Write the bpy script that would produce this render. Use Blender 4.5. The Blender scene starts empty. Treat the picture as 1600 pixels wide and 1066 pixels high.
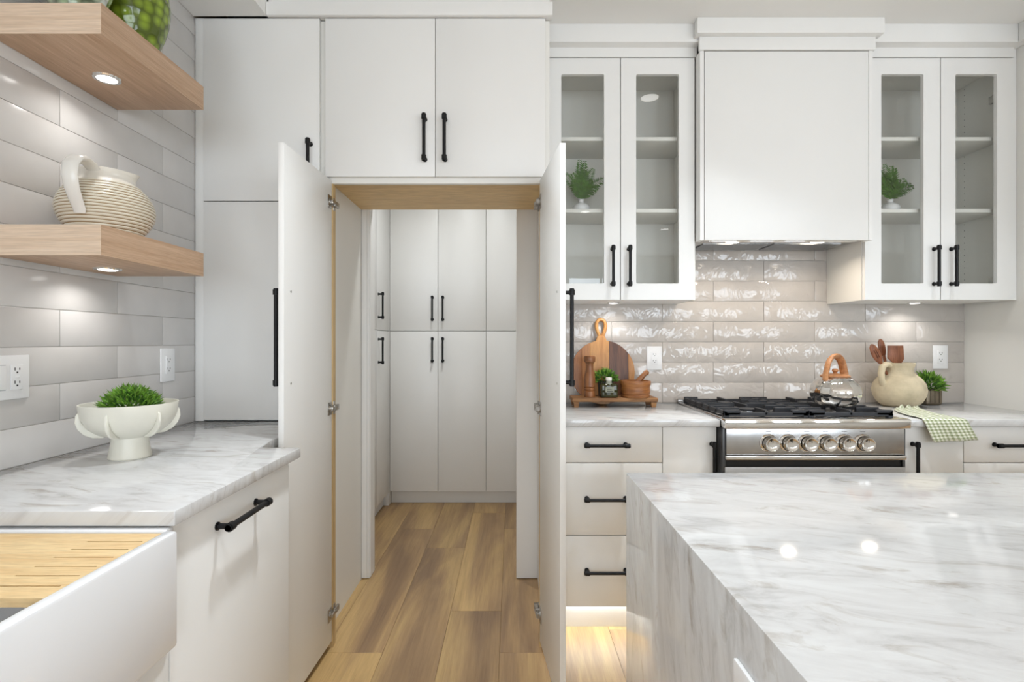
import bpy, bmesh, math, random
from mathutils import Vector, Matrix

random.seed(7)
S = bpy.context.scene
COL = S.collection
PI = math.pi
R = math.radians

# ------------------------------------------------------------------ camera
F = 823.0                       # focal length in pixels of the 1600 px wide frame
CZ = 1.26                       # height of the lens
cam_d = bpy.data.cameras.new('camera')
cam_d.sensor_width = 36.0
cam_d.sensor_fit = 'HORIZONTAL'
cam_d.lens = F / 1600.0 * 36.0
cam_d.clip_start = 0.02
cam = bpy.data.objects.new('camera', cam_d)
cam.location = (0, 0, CZ)
cam.rotation_euler = (R(90), 0, 0)
COL.objects.link(cam)
S.camera = cam

# ------------------------------------------------------------------ world, exposure
S.view_settings.view_transform = 'Standard'
S.view_settings.look = 'None'
S.view_settings.gamma = 1.0
S.view_settings.use_curve_mapping = False
S.view_settings.exposure = -0.34
W = bpy.data.worlds.new('World')
S.world = W
W.use_nodes = True
bg = W.node_tree.nodes['Background']
bg.inputs[0].default_value = (0.86, 0.93, 1.0, 1)
bg.inputs[1].default_value = 1.6

# ------------------------------------------------------------------ large lights (daylight in the rear windows)
def area(name, loc, rot, sx, sy, power, color=(1, 1, 1), shape='RECTANGLE', spread=None):
    d = bpy.data.lights.new(name, 'AREA')
    d.shape = shape
    d.size = sx
    if shape in ('RECTANGLE', 'ELLIPSE'):
        d.size_y = sy
    d.energy = power
    d.color = color
    if spread:
        d.spread = spread
    o = bpy.data.objects.new(name, d)
    o.location = loc
    o.rotation_euler = rot
    COL.objects.link(o)
    return o

REAR = -4.2
WINDOWS = [(-0.95, 0.25), (0.95, 2.15), (2.85, 4.05), (4.75, 5.95)]
WZ0, WZ1 = 0.30, 2.40
for k, (a, b) in enumerate(WINDOWS):
    area('window_daylight', ((a + b) / 2, REAR + 0.02, (WZ0 + WZ1) / 2), (R(90), 0, 0), b - a - 0.1, WZ1 - WZ0 - 0.1, 66, (0.81, 0.905, 1.0))

# ------------------------------------------------------------------ materials
MATS = {}
def nodes_of(name):
    m = bpy.data.materials.new(name)
    m.use_nodes = True
    nt = m.node_tree
    b = nt.nodes['Principled BSDF']
    return m, nt, b
def N(nt, t, **kw):
    n = nt.nodes.new(t)
    for k, v in kw.items():
        setattr(n, k, v)
    return n
def srgb(r, g, b):
    def f(c):
        c /= 255.0
        return c / 12.92 if c <= 0.04045 else ((c + 0.055) / 1.055) ** 2.4
    return (f(r), f(g), f(b), 1.0)
def ramp(nt, fac, stops):
    n = N(nt, 'ShaderNodeValToRGB')
    el = n.color_ramp.elements
    while len(el) < len(stops):
        el.new(0.5)
    for e, (p, c) in zip(el, stops):
        e.position = p
        e.color = c
    nt.links.new(fac, n.inputs[0])
    return n.outputs[0]
def coords(nt, scale=(1, 1, 1), rand=0.0, kind='Object'):
    tc = N(nt, 'ShaderNodeTexCoord')
    mp = N(nt, 'ShaderNodeMapping')
    mp.inputs['Scale'].default_value = scale
    nt.links.new(tc.outputs[kind], mp.inputs['Vector'])
    if rand:
        oi = N(nt, 'ShaderNodeObjectInfo')
        mu = N(nt, 'ShaderNodeMath', operation='MULTIPLY')
        mu.inputs[1].default_value = rand
        nt.links.new(oi.outputs['Random'], mu.inputs[0])
        cb = N(nt, 'ShaderNodeCombineXYZ')
        for i in range(3):
            nt.links.new(mu.outputs[0], cb.inputs[i])
        nt.links.new(cb.outputs[0], mp.inputs['Location'])
    return mp.outputs[0]
def noise(nt, vec, scale=5, detail=3, rough=0.5, dist=0.0):
    n = N(nt, 'ShaderNodeTexNoise')
    n.inputs['Scale'].default_value = scale
    n.inputs['Detail'].default_value = detail
    n.inputs['Roughness'].default_value = rough
    n.inputs['Distortion'].default_value = dist
    nt.links.new(vec, n.inputs['Vector'])
    return n.outputs[0]
def bump(nt, b, h, strength, dist):
    n = N(nt, 'ShaderNodeBump')
    n.inputs['Strength'].default_value = strength
    n.inputs['Distance'].default_value = dist
    nt.links.new(h, n.inputs['Height'])
    nt.links.new(n.outputs[0], b.inputs['Normal'])
def mul(c, k):
    return (min(1, c[0] * k), min(1, c[1] * k), min(1, c[2] * k), 1)

def plain(name, c, rough=0.4, metal=0.0, var=0.04, nscale=3.0, bscale=0, bstr=0.0, bdist=0.001, spec=0.5, coat=0.0, kind='Object'):
    """paint, ceramic, metal: one colour with a faint drift and an optional fine relief"""
    if name in MATS:
        return MATS[name]
    m, nt, b = nodes_of(name)
    v = coords(nt, kind=kind)
    n = noise(nt, v, nscale, 3)
    col = ramp(nt, n, [(0.3, mul(c, 1 - var)), (0.7, mul(c, 1 + var))])
    nt.links.new(col, b.inputs['Base Color'])
    b.inputs['Roughness'].default_value = rough
    b.inputs['Metallic'].default_value = metal
    b.inputs['Specular IOR Level'].default_value = spec
    b.inputs['Coat Weight'].default_value = coat
    if bstr:
        bump(nt, b, noise(nt, v, bscale, 3), bstr, bdist)
    MATS[name] = m
    return m

def wood(name, light, dark, scale=(3, 40, 3), rough=0.45, rand=0.0, knots=False, contrast=(0.35, 0.68), tone=0.0, bstr=0.06):
    """grain runs along the axis with the smallest scale"""
    if name in MATS:
        return MATS[name]
    m, nt, b = nodes_of(name)
    v = coords(nt, scale, rand)
    n1 = noise(nt, v, 1.0, 5, 0.6, 0.6)
    col = ramp(nt, n1, [(contrast[0], dark), (contrast[1], light)])
    fine = noise(nt, coords(nt, tuple(s * 7 for s in scale), rand), 1.0, 2, 0.5)
    mx = N(nt, 'ShaderNodeMixRGB', blend_type='MULTIPLY')
    mx.inputs[0].default_value = 0.55
    fr = ramp(nt, fine, [(0.3, (0.72, 0.7, 0.68, 1)), (0.6, (1, 1, 1, 1))])
    nt.links.new(col, mx.inputs[1])
    nt.links.new(fr, mx.inputs[2])
    out = mx.outputs[0]
    if tone:
        oi = N(nt, 'ShaderNodeObjectInfo')
        tr = ramp(nt, oi.outputs['Random'], [(0.0, (1 - tone, 1 - tone, 1 - tone * 0.9, 1)), (1.0, (1, 1, 1, 1))])
        m2 = N(nt, 'ShaderNodeMixRGB', blend_type='MULTIPLY')
        m2.inputs[0].default_value = 1.0
        nt.links.new(out, m2.inputs[1])
        nt.links.new(tr, m2.inputs[2])
        out = m2.outputs[0]
    nt.links.new(out, b.inputs['Base Color'])
    b.inputs['Roughness'].default_value = rough
    if bstr:
        bump(nt, b, fine, bstr, 0.002)
    MATS[name] = m
    return m

def quartz():
    m, nt, b = nodes_of('quartz')
    tc = N(nt, 'ShaderNodeTexCoord')
    sp = N(nt, 'ShaderNodeSeparateXYZ')
    geo = N(nt, 'ShaderNodeNewGeometry')
    nt.links.new(geo.outputs['Position'], sp.inputs[0])
    su = N(nt, 'ShaderNodeMath', operation='SUBTRACT')     # the veins run on over the mitred edge
    nt.links.new(sp.outputs[0], su.inputs[0])
    nt.links.new(sp.outputs[2], su.inputs[1])
    cb = N(nt, 'ShaderNodeCombineXYZ')
    nt.links.new(su.outputs[0], cb.inputs[0])
    nt.links.new(sp.outputs[1], cb.inputs[1])
    mp = N(nt, 'ShaderNodeMapping')
    mp.inputs['Rotation'].default_value = (0, 0, R(14))
    nt.links.new(cb.outputs[0], mp.inputs['Vector'])
    def stretched(sx, sy, scale, detail, rough, dist):
        k = N(nt, 'ShaderNodeMapping')
        k.inputs['Scale'].default_value = (sx, sy, 1)
        nt.links.new(mp.outputs[0], k.inputs['Vector'])
        return noise(nt, k.outputs[0], scale, detail, rough, dist)
    base = ramp(nt, stretched(6.5, 21, 1.0, 7, 0.66, 1.3), [(0.28, srgb(182, 180, 178)), (0.44, srgb(204, 203, 202)), (0.60, srgb(212, 212, 211))])
    brown = ramp(nt, stretched(5.0, 14, 1.0, 6, 0.65, 1.4), [(0.31, srgb(196, 183, 168)), (0.43, (1, 1, 1, 1))])
    vein = ramp(nt, stretched(0.35, 1.6, 1.0, 4, 0.5, 0.2), [(0.396, (1, 1, 1, 1)), (0.400, srgb(204, 195, 184)), (0.404, (1, 1, 1, 1))])
    m1 = N(nt, 'ShaderNodeMixRGB', blend_type='MULTIPLY'); m1.inputs[0].default_value = 0.6
    nt.links.new(base, m1.inputs[1]); nt.links.new(brown, m1.inputs[2])
    m2 = N(nt, 'ShaderNodeMixRGB', blend_type='MULTIPLY'); m2.inputs[0].default_value = 0.7
    nt.links.new(m1.outputs[0], m2.inputs[1]); nt.links.new(vein, m2.inputs[2])
    nt.links.new(m2.outputs[0], b.inputs['Base Color'])
    b.inputs['Roughness'].default_value = 0.08
    MATS['quartz'] = m
    return m

def tile_mat(name, c, rough, wave, dist):
    m, nt, b = nodes_of(name)
    v = coords(nt, (1, 1, 1), 60.0)
    n = noise(nt, v, 9, 2)
    oi = N(nt, 'ShaderNodeObjectInfo')
    col = ramp(nt, n, [(0.3, mul(c, 0.965)), (0.7, mul(c, 1.025))])
    tr = ramp(nt, oi.outputs['Random'], [(0, (0.95, 0.95, 0.955, 1)), (1, (1, 1, 1, 1))])
    mx = N(nt, 'ShaderNodeMixRGB', blend_type='MULTIPLY'); mx.inputs[0].default_value = 1
    nt.links.new(col, mx.inputs[1]); nt.links.new(tr, mx.inputs[2])
    nt.links.new(mx.outputs[0], b.inputs['Base Color'])
    b.inputs['Roughness'].default_value = rough
    bump(nt, b, noise(nt, v, wave, 2.5, 0.5, 0.9), 1.0, dist)
    MATS[name] = m
    return m

def emit(name, c, k):
    m, nt, b = nodes_of(name)
    b.inputs['Base Color'].default_value = c
    b.inputs['Emission Color'].default_value = c
    b.inputs['Emission Strength'].default_value = k
    MATS[name] = m
    return m

def pane_mat(name, tint=(0.975, 0.98, 0.975, 1)):
    """thin clear glass: transparent with a Fresnel mirror on top"""
    m = bpy.data.materials.new(name); m.use_nodes = True
    nt = m.node_tree; nt.nodes.clear()
    out = N(nt, 'ShaderNodeOutputMaterial')
    mix = N(nt, 'ShaderNodeMixShader')
    t = N(nt, 'ShaderNodeBsdfTransparent'); t.inputs[0].default_value = tint
    g = N(nt, 'ShaderNodeBsdfGlossy'); g.inputs['Roughness'].default_value = 0.0
    lw = N(nt, 'ShaderNodeLayerWeight'); lw.inputs[0].default_value = 0.5
    p5 = N(nt, 'ShaderNodeMath', operation='POWER'); p5.inputs[1].default_value = 5.0
    nt.links.new(lw.outputs['Facing'], p5.inputs[0])
    fr = N(nt, 'ShaderNodeMath', operation='MULTIPLY_ADD'); fr.inputs[1].default_value = 0.95; fr.inputs[2].default_value = 0.034
    nt.links.new(p5.outputs[0], fr.inputs[0])
    nt.links.new(fr.outputs[0], mix.inputs[0]); nt.links.new(t.outputs[0], mix.inputs[1]); nt.links.new(g.outputs[0], mix.inputs[2])
    nt.links.new(mix.outputs[0], out.inputs[0])
    MATS[name] = m
    return m

WHITE = plain('cabinet_white', srgb(239, 238, 235), 0.38, var=0.008)
INNER = plain('melamine_white', srgb(237, 235, 229), 0.45, var=0.008)
WALLP = plain('wall_paint', srgb(238, 236, 231), 0.75, var=0.01, bscale=160, bstr=0.05)
CEIL = plain('ceiling_paint', srgb(242, 241, 238), 0.85, var=0.01, bscale=120, bstr=0.05)
TRIM = plain('trim_paint', srgb(241, 240, 238), 0.4, var=0.008)
BLACK = plain('black_metal', (0.007, 0.007, 0.008, 1), 0.45, 0.0, var=0.1, spec=0.3)
STEEL = plain('brushed_steel', (0.50, 0.50, 0.50, 1), 0.24, 1.0, var=0.05, nscale=30)
CHROME = plain('chrome', (0.80, 0.79, 0.77, 1), 0.06, 1.0, var=0.02)
NICKEL = plain('hinge_nickel', (0.45, 0.43, 0.40, 1), 0.3, 1.0)
IRON = plain('cast_iron', (0.014, 0.015, 0.019, 1), 0.5, 0.0, var=0.15, bscale=400, bstr=0.15)
DARK = plain('dark_gap', (0.02, 0.02, 0.02, 1), 0.7)
QUARTZ = quartz()
TILE_B = tile_mat('glazed_tile', srgb(198, 191, 184), 0.03, 12, 0.0058)
TILE_L = tile_mat('satin_tile', srgb(212, 209, 206), 0.2, 6, 0.0008)
GROUT = plain('grout', srgb(196, 191, 185), 0.9, var=0.03, nscale=60)
MAPLE = wood('maple_ply', srgb(242, 212, 156), srgb(226, 192, 134), (2.2, 14, 14), 0.5, contrast=(0.3, 0.7))
MAPLEV = wood('maple_edge', srgb(222, 192, 142), srgb(190, 158, 110), (30, 30, 2), 0.5)
SHELFX_LIT = wood('oak_along_x_lit', srgb(240, 218, 195), srgb(226, 199, 172), (2.5, 60, 60), 0.5)  # shelf end face: window light painted in as a paler oak
SHELFY = wood('oak_along_y', srgb(212, 181, 153), srgb(192, 158, 128), (45, 2.5, 60), 0.5)
def plank_mat():
    m, nt, b = nodes_of('floor_plank')
    def lay(sx, sy, det, ro, di):
        return noise(nt, coords(nt, (sx, sy, 3), 90.0), 1.0, det, ro, di)
    band = ramp(nt, lay(4.5, 0.55, 4, 0.55, 0.9), [(0.36, srgb(150, 121, 91)), (0.50, srgb(182, 149, 107)), (0.64, srgb(208, 174, 120))])
    streak = ramp(nt, lay(55, 2.2, 5, 0.65, 0.5), [(0.28, (0.76, 0.73, 0.70, 1)), (0.58, (1, 1, 1, 1))])
    fine = ramp(nt, lay(260, 9, 3, 0.6, 0.2), [(0.30, (0.86, 0.84, 0.82, 1)), (0.6, (1, 1, 1, 1))])
    oi = N(nt, 'ShaderNodeObjectInfo')
    tone = ramp(nt, oi.outputs['Random'], [(0.0, (0.86, 0.86, 0.87, 1)), (0.6, (0.98, 0.98, 0.98, 1)), (1.0, (1.06, 1.05, 1.02, 1))])
    out = band
    for f, k in ((streak, 0.75), (fine, 0.8), (tone, 1.0)):
        mx = N(nt, 'ShaderNodeMixRGB', blend_type='MULTIPLY'); mx.inputs[0].default_value = k
        nt.links.new(out, mx.inputs[1]); nt.links.new(f, mx.inputs[2]); out = mx.outputs[0]
    nt.links.new(out, b.inputs['Base Color'])
    b.inputs['Roughness'].default_value = 0.42
    MATS['floor_plank'] = m
    return m
PLANK = plank_mat()
BAMBOO = wood('bamboo', srgb(240, 212, 160), srgb(226, 188, 132), (5, 45, 20), 0.45, bstr=0.0)
FIRECLAY = plain('fireclay', srgb(240, 241, 243), 0.09, var=0.005)
PLATE = plain('white_plastic', srgb(240, 240, 240), 0.3, var=0.005)
PANE = pane_mat('cabinet_glass')
LENS = emit('lamp_lens', (1.0, 0.97, 0.93, 1), 9.0)
LENSW = emit('lamp_lens_warm', (1.0, 0.88, 0.72, 1), 9.0)
STRIP = emit('led_strip', (0.88, 0.95, 1.0, 1), 32.0)
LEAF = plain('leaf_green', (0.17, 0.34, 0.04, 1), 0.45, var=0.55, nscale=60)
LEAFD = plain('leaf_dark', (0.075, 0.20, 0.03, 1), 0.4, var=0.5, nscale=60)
FERN = plain('fern_green', (0.075, 0.20, 0.018, 1), 0.5, var=0.4, nscale=50)
SOIL = plain('soil_moss', (0.02, 0.03, 0.012, 1), 0.9, var=0.4, nscale=80)
STONEW = plain('stoneware_cream', srgb(232, 229, 216), 0.35, var=0.03, nscale=14, bscale=90, bstr=0.12)

# ------------------------------------------------------------------ mesh helpers
ORG = {}
class MB:
    def __init__(self):
        self.bm = bmesh.new()
    def _merge(self, t):
        me = bpy.data.meshes.new('tmp')
        t.to_mesh(me); t.free()
        self.bm.from_mesh(me)
        bpy.data.meshes.remove(me)
        return self
    def box(self, x0, x1, y0, y1, z0, z1, bev=0.0, seg=2, rot=None, pivot=None):
        t = bmesh.new()
        bmesh.ops.create_cube(t, size=1.0)
        for v in t.verts:
            v.co = Vector(((x0 + x1) / 2 + v.co.x * (x1 - x0), (y0 + y1) / 2 + v.co.y * (y1 - y0), (z0 + z1) / 2 + v.co.z * (z1 - z0)))
        if bev:
            for f in bmesh.ops.bevel(t, geom=t.edges[:], offset=bev, segments=seg, affect='EDGES', profile=0.5)['faces']:
                f.smooth = True
        if rot is not None:
            c = Vector(pivot) if pivot is not None else Vector(((x0 + x1) / 2, (y0 + y1) / 2, (z0 + z1) / 2))
            for v in t.verts:
                v.co = c + rot @ (v.co - c)
        return self._merge(t)
    def prism(self, poly, a0, a1, axis='z', bev=0.0, seg=2):
        """poly in the plane across AXIS: (x,y) for z, (x,z) for y, (y,z) for x"""
        t = bmesh.new()
        def P(u, w, a):
            return {'z': (u, w, a), 'y': (u, a, w), 'x': (a, u, w)}[axis]
        n = len(poly)
        A = [t.verts.new(P(u, w, a0)) for u, w in poly]
        B = [t.verts.new(P(u, w, a1)) for u, w in poly]
        t.faces.new(A); t.faces.new(B)
        for i in range(n):
            t.faces.new((A[i], A[(i + 1) % n], B[(i + 1) % n], B[i]))
        bmesh.ops.recalc_face_normals(t, faces=t.faces[:])
        if bev:
            for f in bmesh.ops.bevel(t, geom=t.edges[:], offset=bev, segments=seg, affect='EDGES', profile=0.5)['faces']:
                f.smooth = True
        return self._merge(t)
    def tube(self, pts, radii, seg=10, flat=1.0, up=None, caps=True):
        """a tube through PTS; FLAT squeezes the section along its second axis"""
        pts = [Vector(p) for p in pts]
        if not hasattr(radii, '__len__'):
            radii = [radii] * len(pts)
        t = bmesh.new()
        rings = []
        ref = Vector(up) if up is not None else None
        for i, p in enumerate(pts):
            d = (pts[min(i + 1, len(pts) - 1)] - pts[max(i - 1, 0)])
            d.normalize()
            if ref is None:
                ref = Vector((0, 0, 1)) if abs(d.z) < 0.9 else Vector((1, 0, 0))
            a = ref - d * ref.dot(d)
            if a.length < 1e-5:
                a = d.orthogonal()
            a.normalize()
            if up is None:
                ref = a
            b = d.cross(a)
            rings.append([t.verts.new(p + (b * math.cos(2 * PI * k / seg) + a * (flat * math.sin(2 * PI * k / seg))) * radii[i]) for k in range(seg)])
        for i in range(len(rings) - 1):
            for k in range(seg):
                t.faces.new((rings[i][k], rings[i][(k + 1) % seg], rings[i + 1][(k + 1) % seg], rings[i + 1][k]))
        if caps:
            t.faces.new(rings[0][::-1]); t.faces.new(rings[-1])
        bmesh.ops.recalc_face_normals(t, faces=t.faces[:])
        for f in t.faces:
            f.smooth = True
        return self._merge(t)
    def cyl(self, p0, p1, r, r1=None, seg=16):
        return self.tube([p0, p1], [r, r if r1 is None else r1], seg)
    def lathe(self, prof, c, seg=36, fn=None, rot=None):
        """PROF: (r, z) pairs from the bottom outside; FN(r, z, angle) may change r"""
        t = bmesh.new()
        rings = []
        for r, z in prof:
            if r < 1e-5:
                rings.append([t.verts.new((0, 0, z))])
            else:
                ring = []
                for k in range(seg):
                    a = 2 * PI * k / seg
                    rr = fn(r, z, a) if fn else r
                    ring.append(t.verts.new((rr * math.cos(a), rr * math.sin(a), z)))
                rings.append(ring)
        for A, B in zip(rings[:-1], rings[1:]):
            for k in range(seg):
                if len(A) == 1 and len(B) == 1:
                    continue
                if len(A) == 1:
                    t.faces.new((A[0], B[(k + 1) % seg], B[k]))
                elif len(B) == 1:
                    t.faces.new((A[k], A[(k + 1) % seg], B[0]))
                else:
                    t.faces.new((A[k], A[(k + 1) % seg], B[(k + 1) % seg], B[k]))
        bmesh.ops.recalc_face_normals(t, faces=t.faces[:])
        for f in t.faces:
            f.smooth = True
        for v in t.verts:
            co = v.co if rot is None else rot @ v.co
            v.co = co + Vector(c)
        return self._merge(t)
    def leaf(self, p, d, n, L, w, fold=0.0):
        """a small pointed leaf of two folded halves"""
        p = Vector(p); d = Vector(d).normalized(); n = Vector(n)
        s = d.cross(n)
        if s.length < 1e-4:
            s = d.orthogonal()
        s.normalize(); n = s.cross(d)
        q = [p, p + d * L * 0.45 + s * w / 2 + n * fold * L, p + d * L, p + d * L * 0.45 - s * w / 2 + n * fold * L, p + d * L * 0.5]
        v = [self.bm.verts.new(x) for x in q]
        self.bm.faces.new((v[0], v[1], v[2], v[4])); self.bm.faces.new((v[0], v[4], v[2], v[3]))
    def mesh(self, name, mat, origin=(0, 0, 0), smooth=True):
        o = Vector(origin)
        for v in self.bm.verts:
            v.co -= o
        me = bpy.data.meshes.new(name)
        self.bm.to_mesh(me); self.bm.free()
        me.materials.append(mat)
        if smooth:
            me.set_sharp_from_angle(angle=R(38))
        return me
    def build(self, name, mat, parent=None, origin=None, smooth=True):
        """link everything collected as ONE object; geometry is given in world space"""
        po = ORG[parent] if parent is not None else Vector((0, 0, 0))
        org = Vector(origin) if origin is not None else (po if parent is not None else Vector((0, 0, 0)))
        return link(name, self.mesh(name, mat, org, smooth), org, parent)
def link(name, me, loc, parent=None):
    o = bpy.data.objects.new(name, me)
    COL.objects.link(o)
    po = ORG[parent] if parent is not None else Vector((0, 0, 0))
    if parent is not None:
        o.parent = parent
    o.location = Vector(loc) - po
    ORG[o] = Vector(loc)
    return o
def tag(o, label, cat, group=None, kind=None):
    if label: o['label'] = label
    if cat: o['category'] = cat
    if group: o['group'] = group
    if kind: o['kind'] = kind
    return o
def thing(name, loc, label, cat, group=None):
    o = bpy.data.objects.new(name, None)
    o.empty_display_size = 0.05
    COL.objects.link(o)
    o.location = loc
    ORG[o] = Vector(loc)
    return tag(o, label, cat, group)
def struct(o):
    o['kind'] = 'structure'
    return o
def B(name, mat, parent, x0, x1, y0, y1, z0, z1, bev=0.0, **kw):
    return MB().box(x0, x1, y0, y1, z0, z1, bev).build(name, mat, parent, **kw)
def pt(px, py, d):
    return Vector(((px - 800) / F * d, d, CZ - (py - 533) / F * d))

# a black bar pull with collars; C is the middle of its foot on the face, OUT the outward normal, ALONG the bar
def pull(parent, c, out, along, L, name='handle', std=0.032):
    c = Vector(c); out = Vector(out); al = Vector(along)
    m = MB()
    a, b = c + out * std - al * L / 2, c + out * std + al * L / 2
    side = out.cross(al)
    m.tube([a, b], 0.0070, 12)
    for e, s in ((a, 1), (b, -1)):
        m.tube([e, e + al * s * 0.004, e + al * s * 0.004, e + al * s * 0.022, e + al * s * 0.022], [0.0080, 0.0080, 0.0102, 0.0102, 0.0070], 12)
        q = e + al * s * 0.014
        m.tube([q, q - out * (std - 0.003), q - out * (std - 0.003), q - out * std], [0.0066, 0.0066, 0.0098, 0.0098], 12)
    return m.build(name, BLACK, parent)

# =================================================================== THE SETTING
CEILZ = 2.73
WALLY = 2.80          # kitchen wall behind range and pantry
LX = -1.295           # face of the tiled side wall
RX = 2.395            # side wall beside the range run
CT = 0.932            # counter height

# floor: a slab with planks laid on it, each plank its own piece
floor = struct(B('floor', wood('floor_far', srgb(200, 162, 108), srgb(150, 116, 82), (6, 0.8, 3), 0.45), None, -1.7, 7.0, REAR - 0.1, 4.75, -0.06, -0.008))
ORG[floor] = Vector((0, 0, 0))
PW = 0.2365
row_off = {-4: 2.95, -3: 2.13, -2: 3.21, -1: 2.457, 0: 2.13, 1: 3.0, 2: 2.3, 3: 2.75}
PL = 1.40
pm = {}
def plank_mesh(l):
    k = round(l, 3)
    if k not in pm:
        pm[k] = MB().box(-PW / 2 + 0.0004, PW / 2 - 0.0004, -l / 2 + 0.0004, l / 2 - 0.0004, -0.008, 0.0, 0.0006, 1).mesh('plank', PLANK, smooth=False)
    return pm[k]
for r in range(-7, 11):
    x0 = -0.05 + r * PW
    off = row_off.get(r, 2.0 + ((r * 37) % 11) * 0.12)
    edges = sorted({round(off + PL * k, 4) for k in range(-4, 5)})
    ys = [-0.6] + [e for e in edges if -0.6 < e < 4.7] + [4.7]
    for a, b in zip(ys[:-1], ys[1:]):
        if b - a < 0.03:
            continue
        link('plank', plank_mesh(b - a), (x0 + PW / 2, (a + b) / 2, 0), floor)
struct(B('ceiling', CEIL, None, -1.7, 7.0, REAR - 0.1, 4.75, CEILZ, CEILZ + 0.08))

# side wall with long satin tiles
wl = struct(B('wall_left', GROUT, None, LX - 0.12, LX - 0.001, REAR, 2.80, 0, CEILZ))
ORG[wl] = Vector((0, 0, 0))
TLX = LX - 0.006
tm = {}
def ltile(w, h):
    k = (round(w, 3), round(h, 3))
    if k not in tm:
        tm[k] = MB().box(0, 0.0075, -w / 2 + 0.0008, w / 2 - 0.0008, -h / 2 + 0.0008, h / 2 - 0.0008, 0.0012, 2).mesh('tile', TILE_L)
    return tm[k]
zs = [CT] + [1.0335 + 0.1052 * k for k in range(0, 15)]
zs = [z for z in zs if z < 2.55] + [2.576]
for i, (za, zb) in enumerate(zip(zs[:-1], zs[1:])):
    st = 1.5075 if i % 2 == 1 else 1.7275
    ed = [st + 0.444 * k for k in range(-5, 5)]
    ys = [0.3] + [e for e in ed if 0.34 < e < 2.12] + [2.149]
    for a, b in zip(ys[:-1], ys[1:]):
        link('tile', ltile(b - a, zb - za), (TLX, (a + b) / 2, (za + zb) / 2), wl)

# wall behind the range and around the pantry opening
wb = MB()
wb.box(-1.6, -0.757, WALLY, 2.885, 0, CEILZ)
wb.box(0.023, RX + 0.1, WALLY, 2.885, 0, CEILZ)
wb.box(-0.757, 0.023, WALLY, 2.885, 2.06, CEILZ)
wb = struct(wb.build('wall_back', WALLP))
ORG[wb] = Vector((0, 0, 0))
bt = {}
def btile(w, h):
    k = (round(w, 3), round(h, 3))
    if k not in bt:
        bt[k] = MB().box(-w / 2 + 0.001, w / 2 - 0.001, -0.008, 0, -h / 2 + 0.001, h / 2 - 0.001, 0.002, 2).mesh('tile', TILE_B)
    return bt[k]
PITCH = 0.1076
B('grout_bed', GROUT, wb, 0.156, RX, WALLY - 0.0070, WALLY, CT, 1.83)
for i in range(9):
    za, zb = CT + PITCH * i, CT + PITCH * (i + 1)
    st = 1.3337 if i % 2 == 0 else 1.3337 + 0.26875
    x0, x1 = (0.156, RX) if za < 1.46 else (0.874, 1.667)
    ed = [st + 0.5375 * k for k in range(-4, 4)]
    xs = [x0] + [e for e in ed if x0 + 0.02 < e < x1 - 0.02] + [x1]
    for a, b in zip(xs[:-1], xs[1:]):
        link('tile', btile(b - a, zb - za), ((a + b) / 2, WALLY - 0.003, (za + zb) / 2), wb)

# door casing of the hidden pantry opening
tr = MB().box(-0.797, -0.768, 2.787, 2.80, 0.004, 2.06, 0.002).box(-0.768, -0.757, 2.791, 2.80, 0.004, 2.06, 0.002)
struct(tr.build('trim_1', TRIM))
struct(B('trim_2', TRIM, None, 0.023, 0.152, 2.787, 2.80, 0.004, 2.06, 0.002))
struct(MB().box(-0.757, -0.752, 2.80, 2.885, 0.004, 2.06).build('trim_3', TRIM))

struct(B('wall_right', WALLP, None, RX, RX + 0.1, 1.8, WALLY, 0, CEILZ))
struct(B('trim_4', WHITE, None, 2.345, RX, 1.8, 2.438, 2.645, CEILZ, 0.002))
struct(B('wall_far_right', WALLP, None, 6.9, 7.0, REAR, 2.9, 0, CEILZ))
# rear wall with its windows
wr = MB()
xs = [-1.5] + [v for w in WINDOWS for v in w] + [7.0]
for a, b in zip(xs[0::2], xs[1::2]):
    wr.box(a, b, REAR - 0.1, REAR, 0, CEILZ)
for a, b in WINDOWS:
    wr.box(a, b, REAR - 0.1, REAR, 0, WZ0); wr.box(a, b, REAR - 0.1, REAR, WZ1, CEILZ)
struct(wr.build('wall_rear', WALLP))
for k, (a, b) in enumerate(WINDOWS):
    m = MB()
    for (p, q, r, s) in ((a, a + 0.05, WZ0, WZ1), (b - 0.05, b, WZ0, WZ1), (a, b, WZ0, WZ0 + 0.05), (a, b, WZ1 - 0.05, WZ1), ((a + b) / 2 - 0.02, (a + b) / 2 + 0.02, WZ0, WZ1)):
        m.box(p, q, REAR - 0.06, REAR + 0.04, r, s)
    struct(m.build('window_%d' % (k + 1), TRIM))
struct(B('wall_far_back', WALLP, None, RX + 0.1, 7.0, 2.8, 2.9, 0, CEILZ))
# dropped soffit over the sink run
struct(B('trim_5', CEIL, None, LX, -0.996, REAR, 2.14, 2.58, CEILZ))
# pantry room shell
struct(B('wall_pantry_back', WALLP, None, -1.6, 1.5, 4.62, 4.72, 0, CEILZ))
struct(B('wall_pantry_left', WALLP, None, -1.65, -1.55, 2.885, 4.62, 0, CEILZ))
struct(B('wall_pantry_right', WALLP, None, 0.95, 1.05, 2.885, 4.62, 0, CEILZ))

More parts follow.
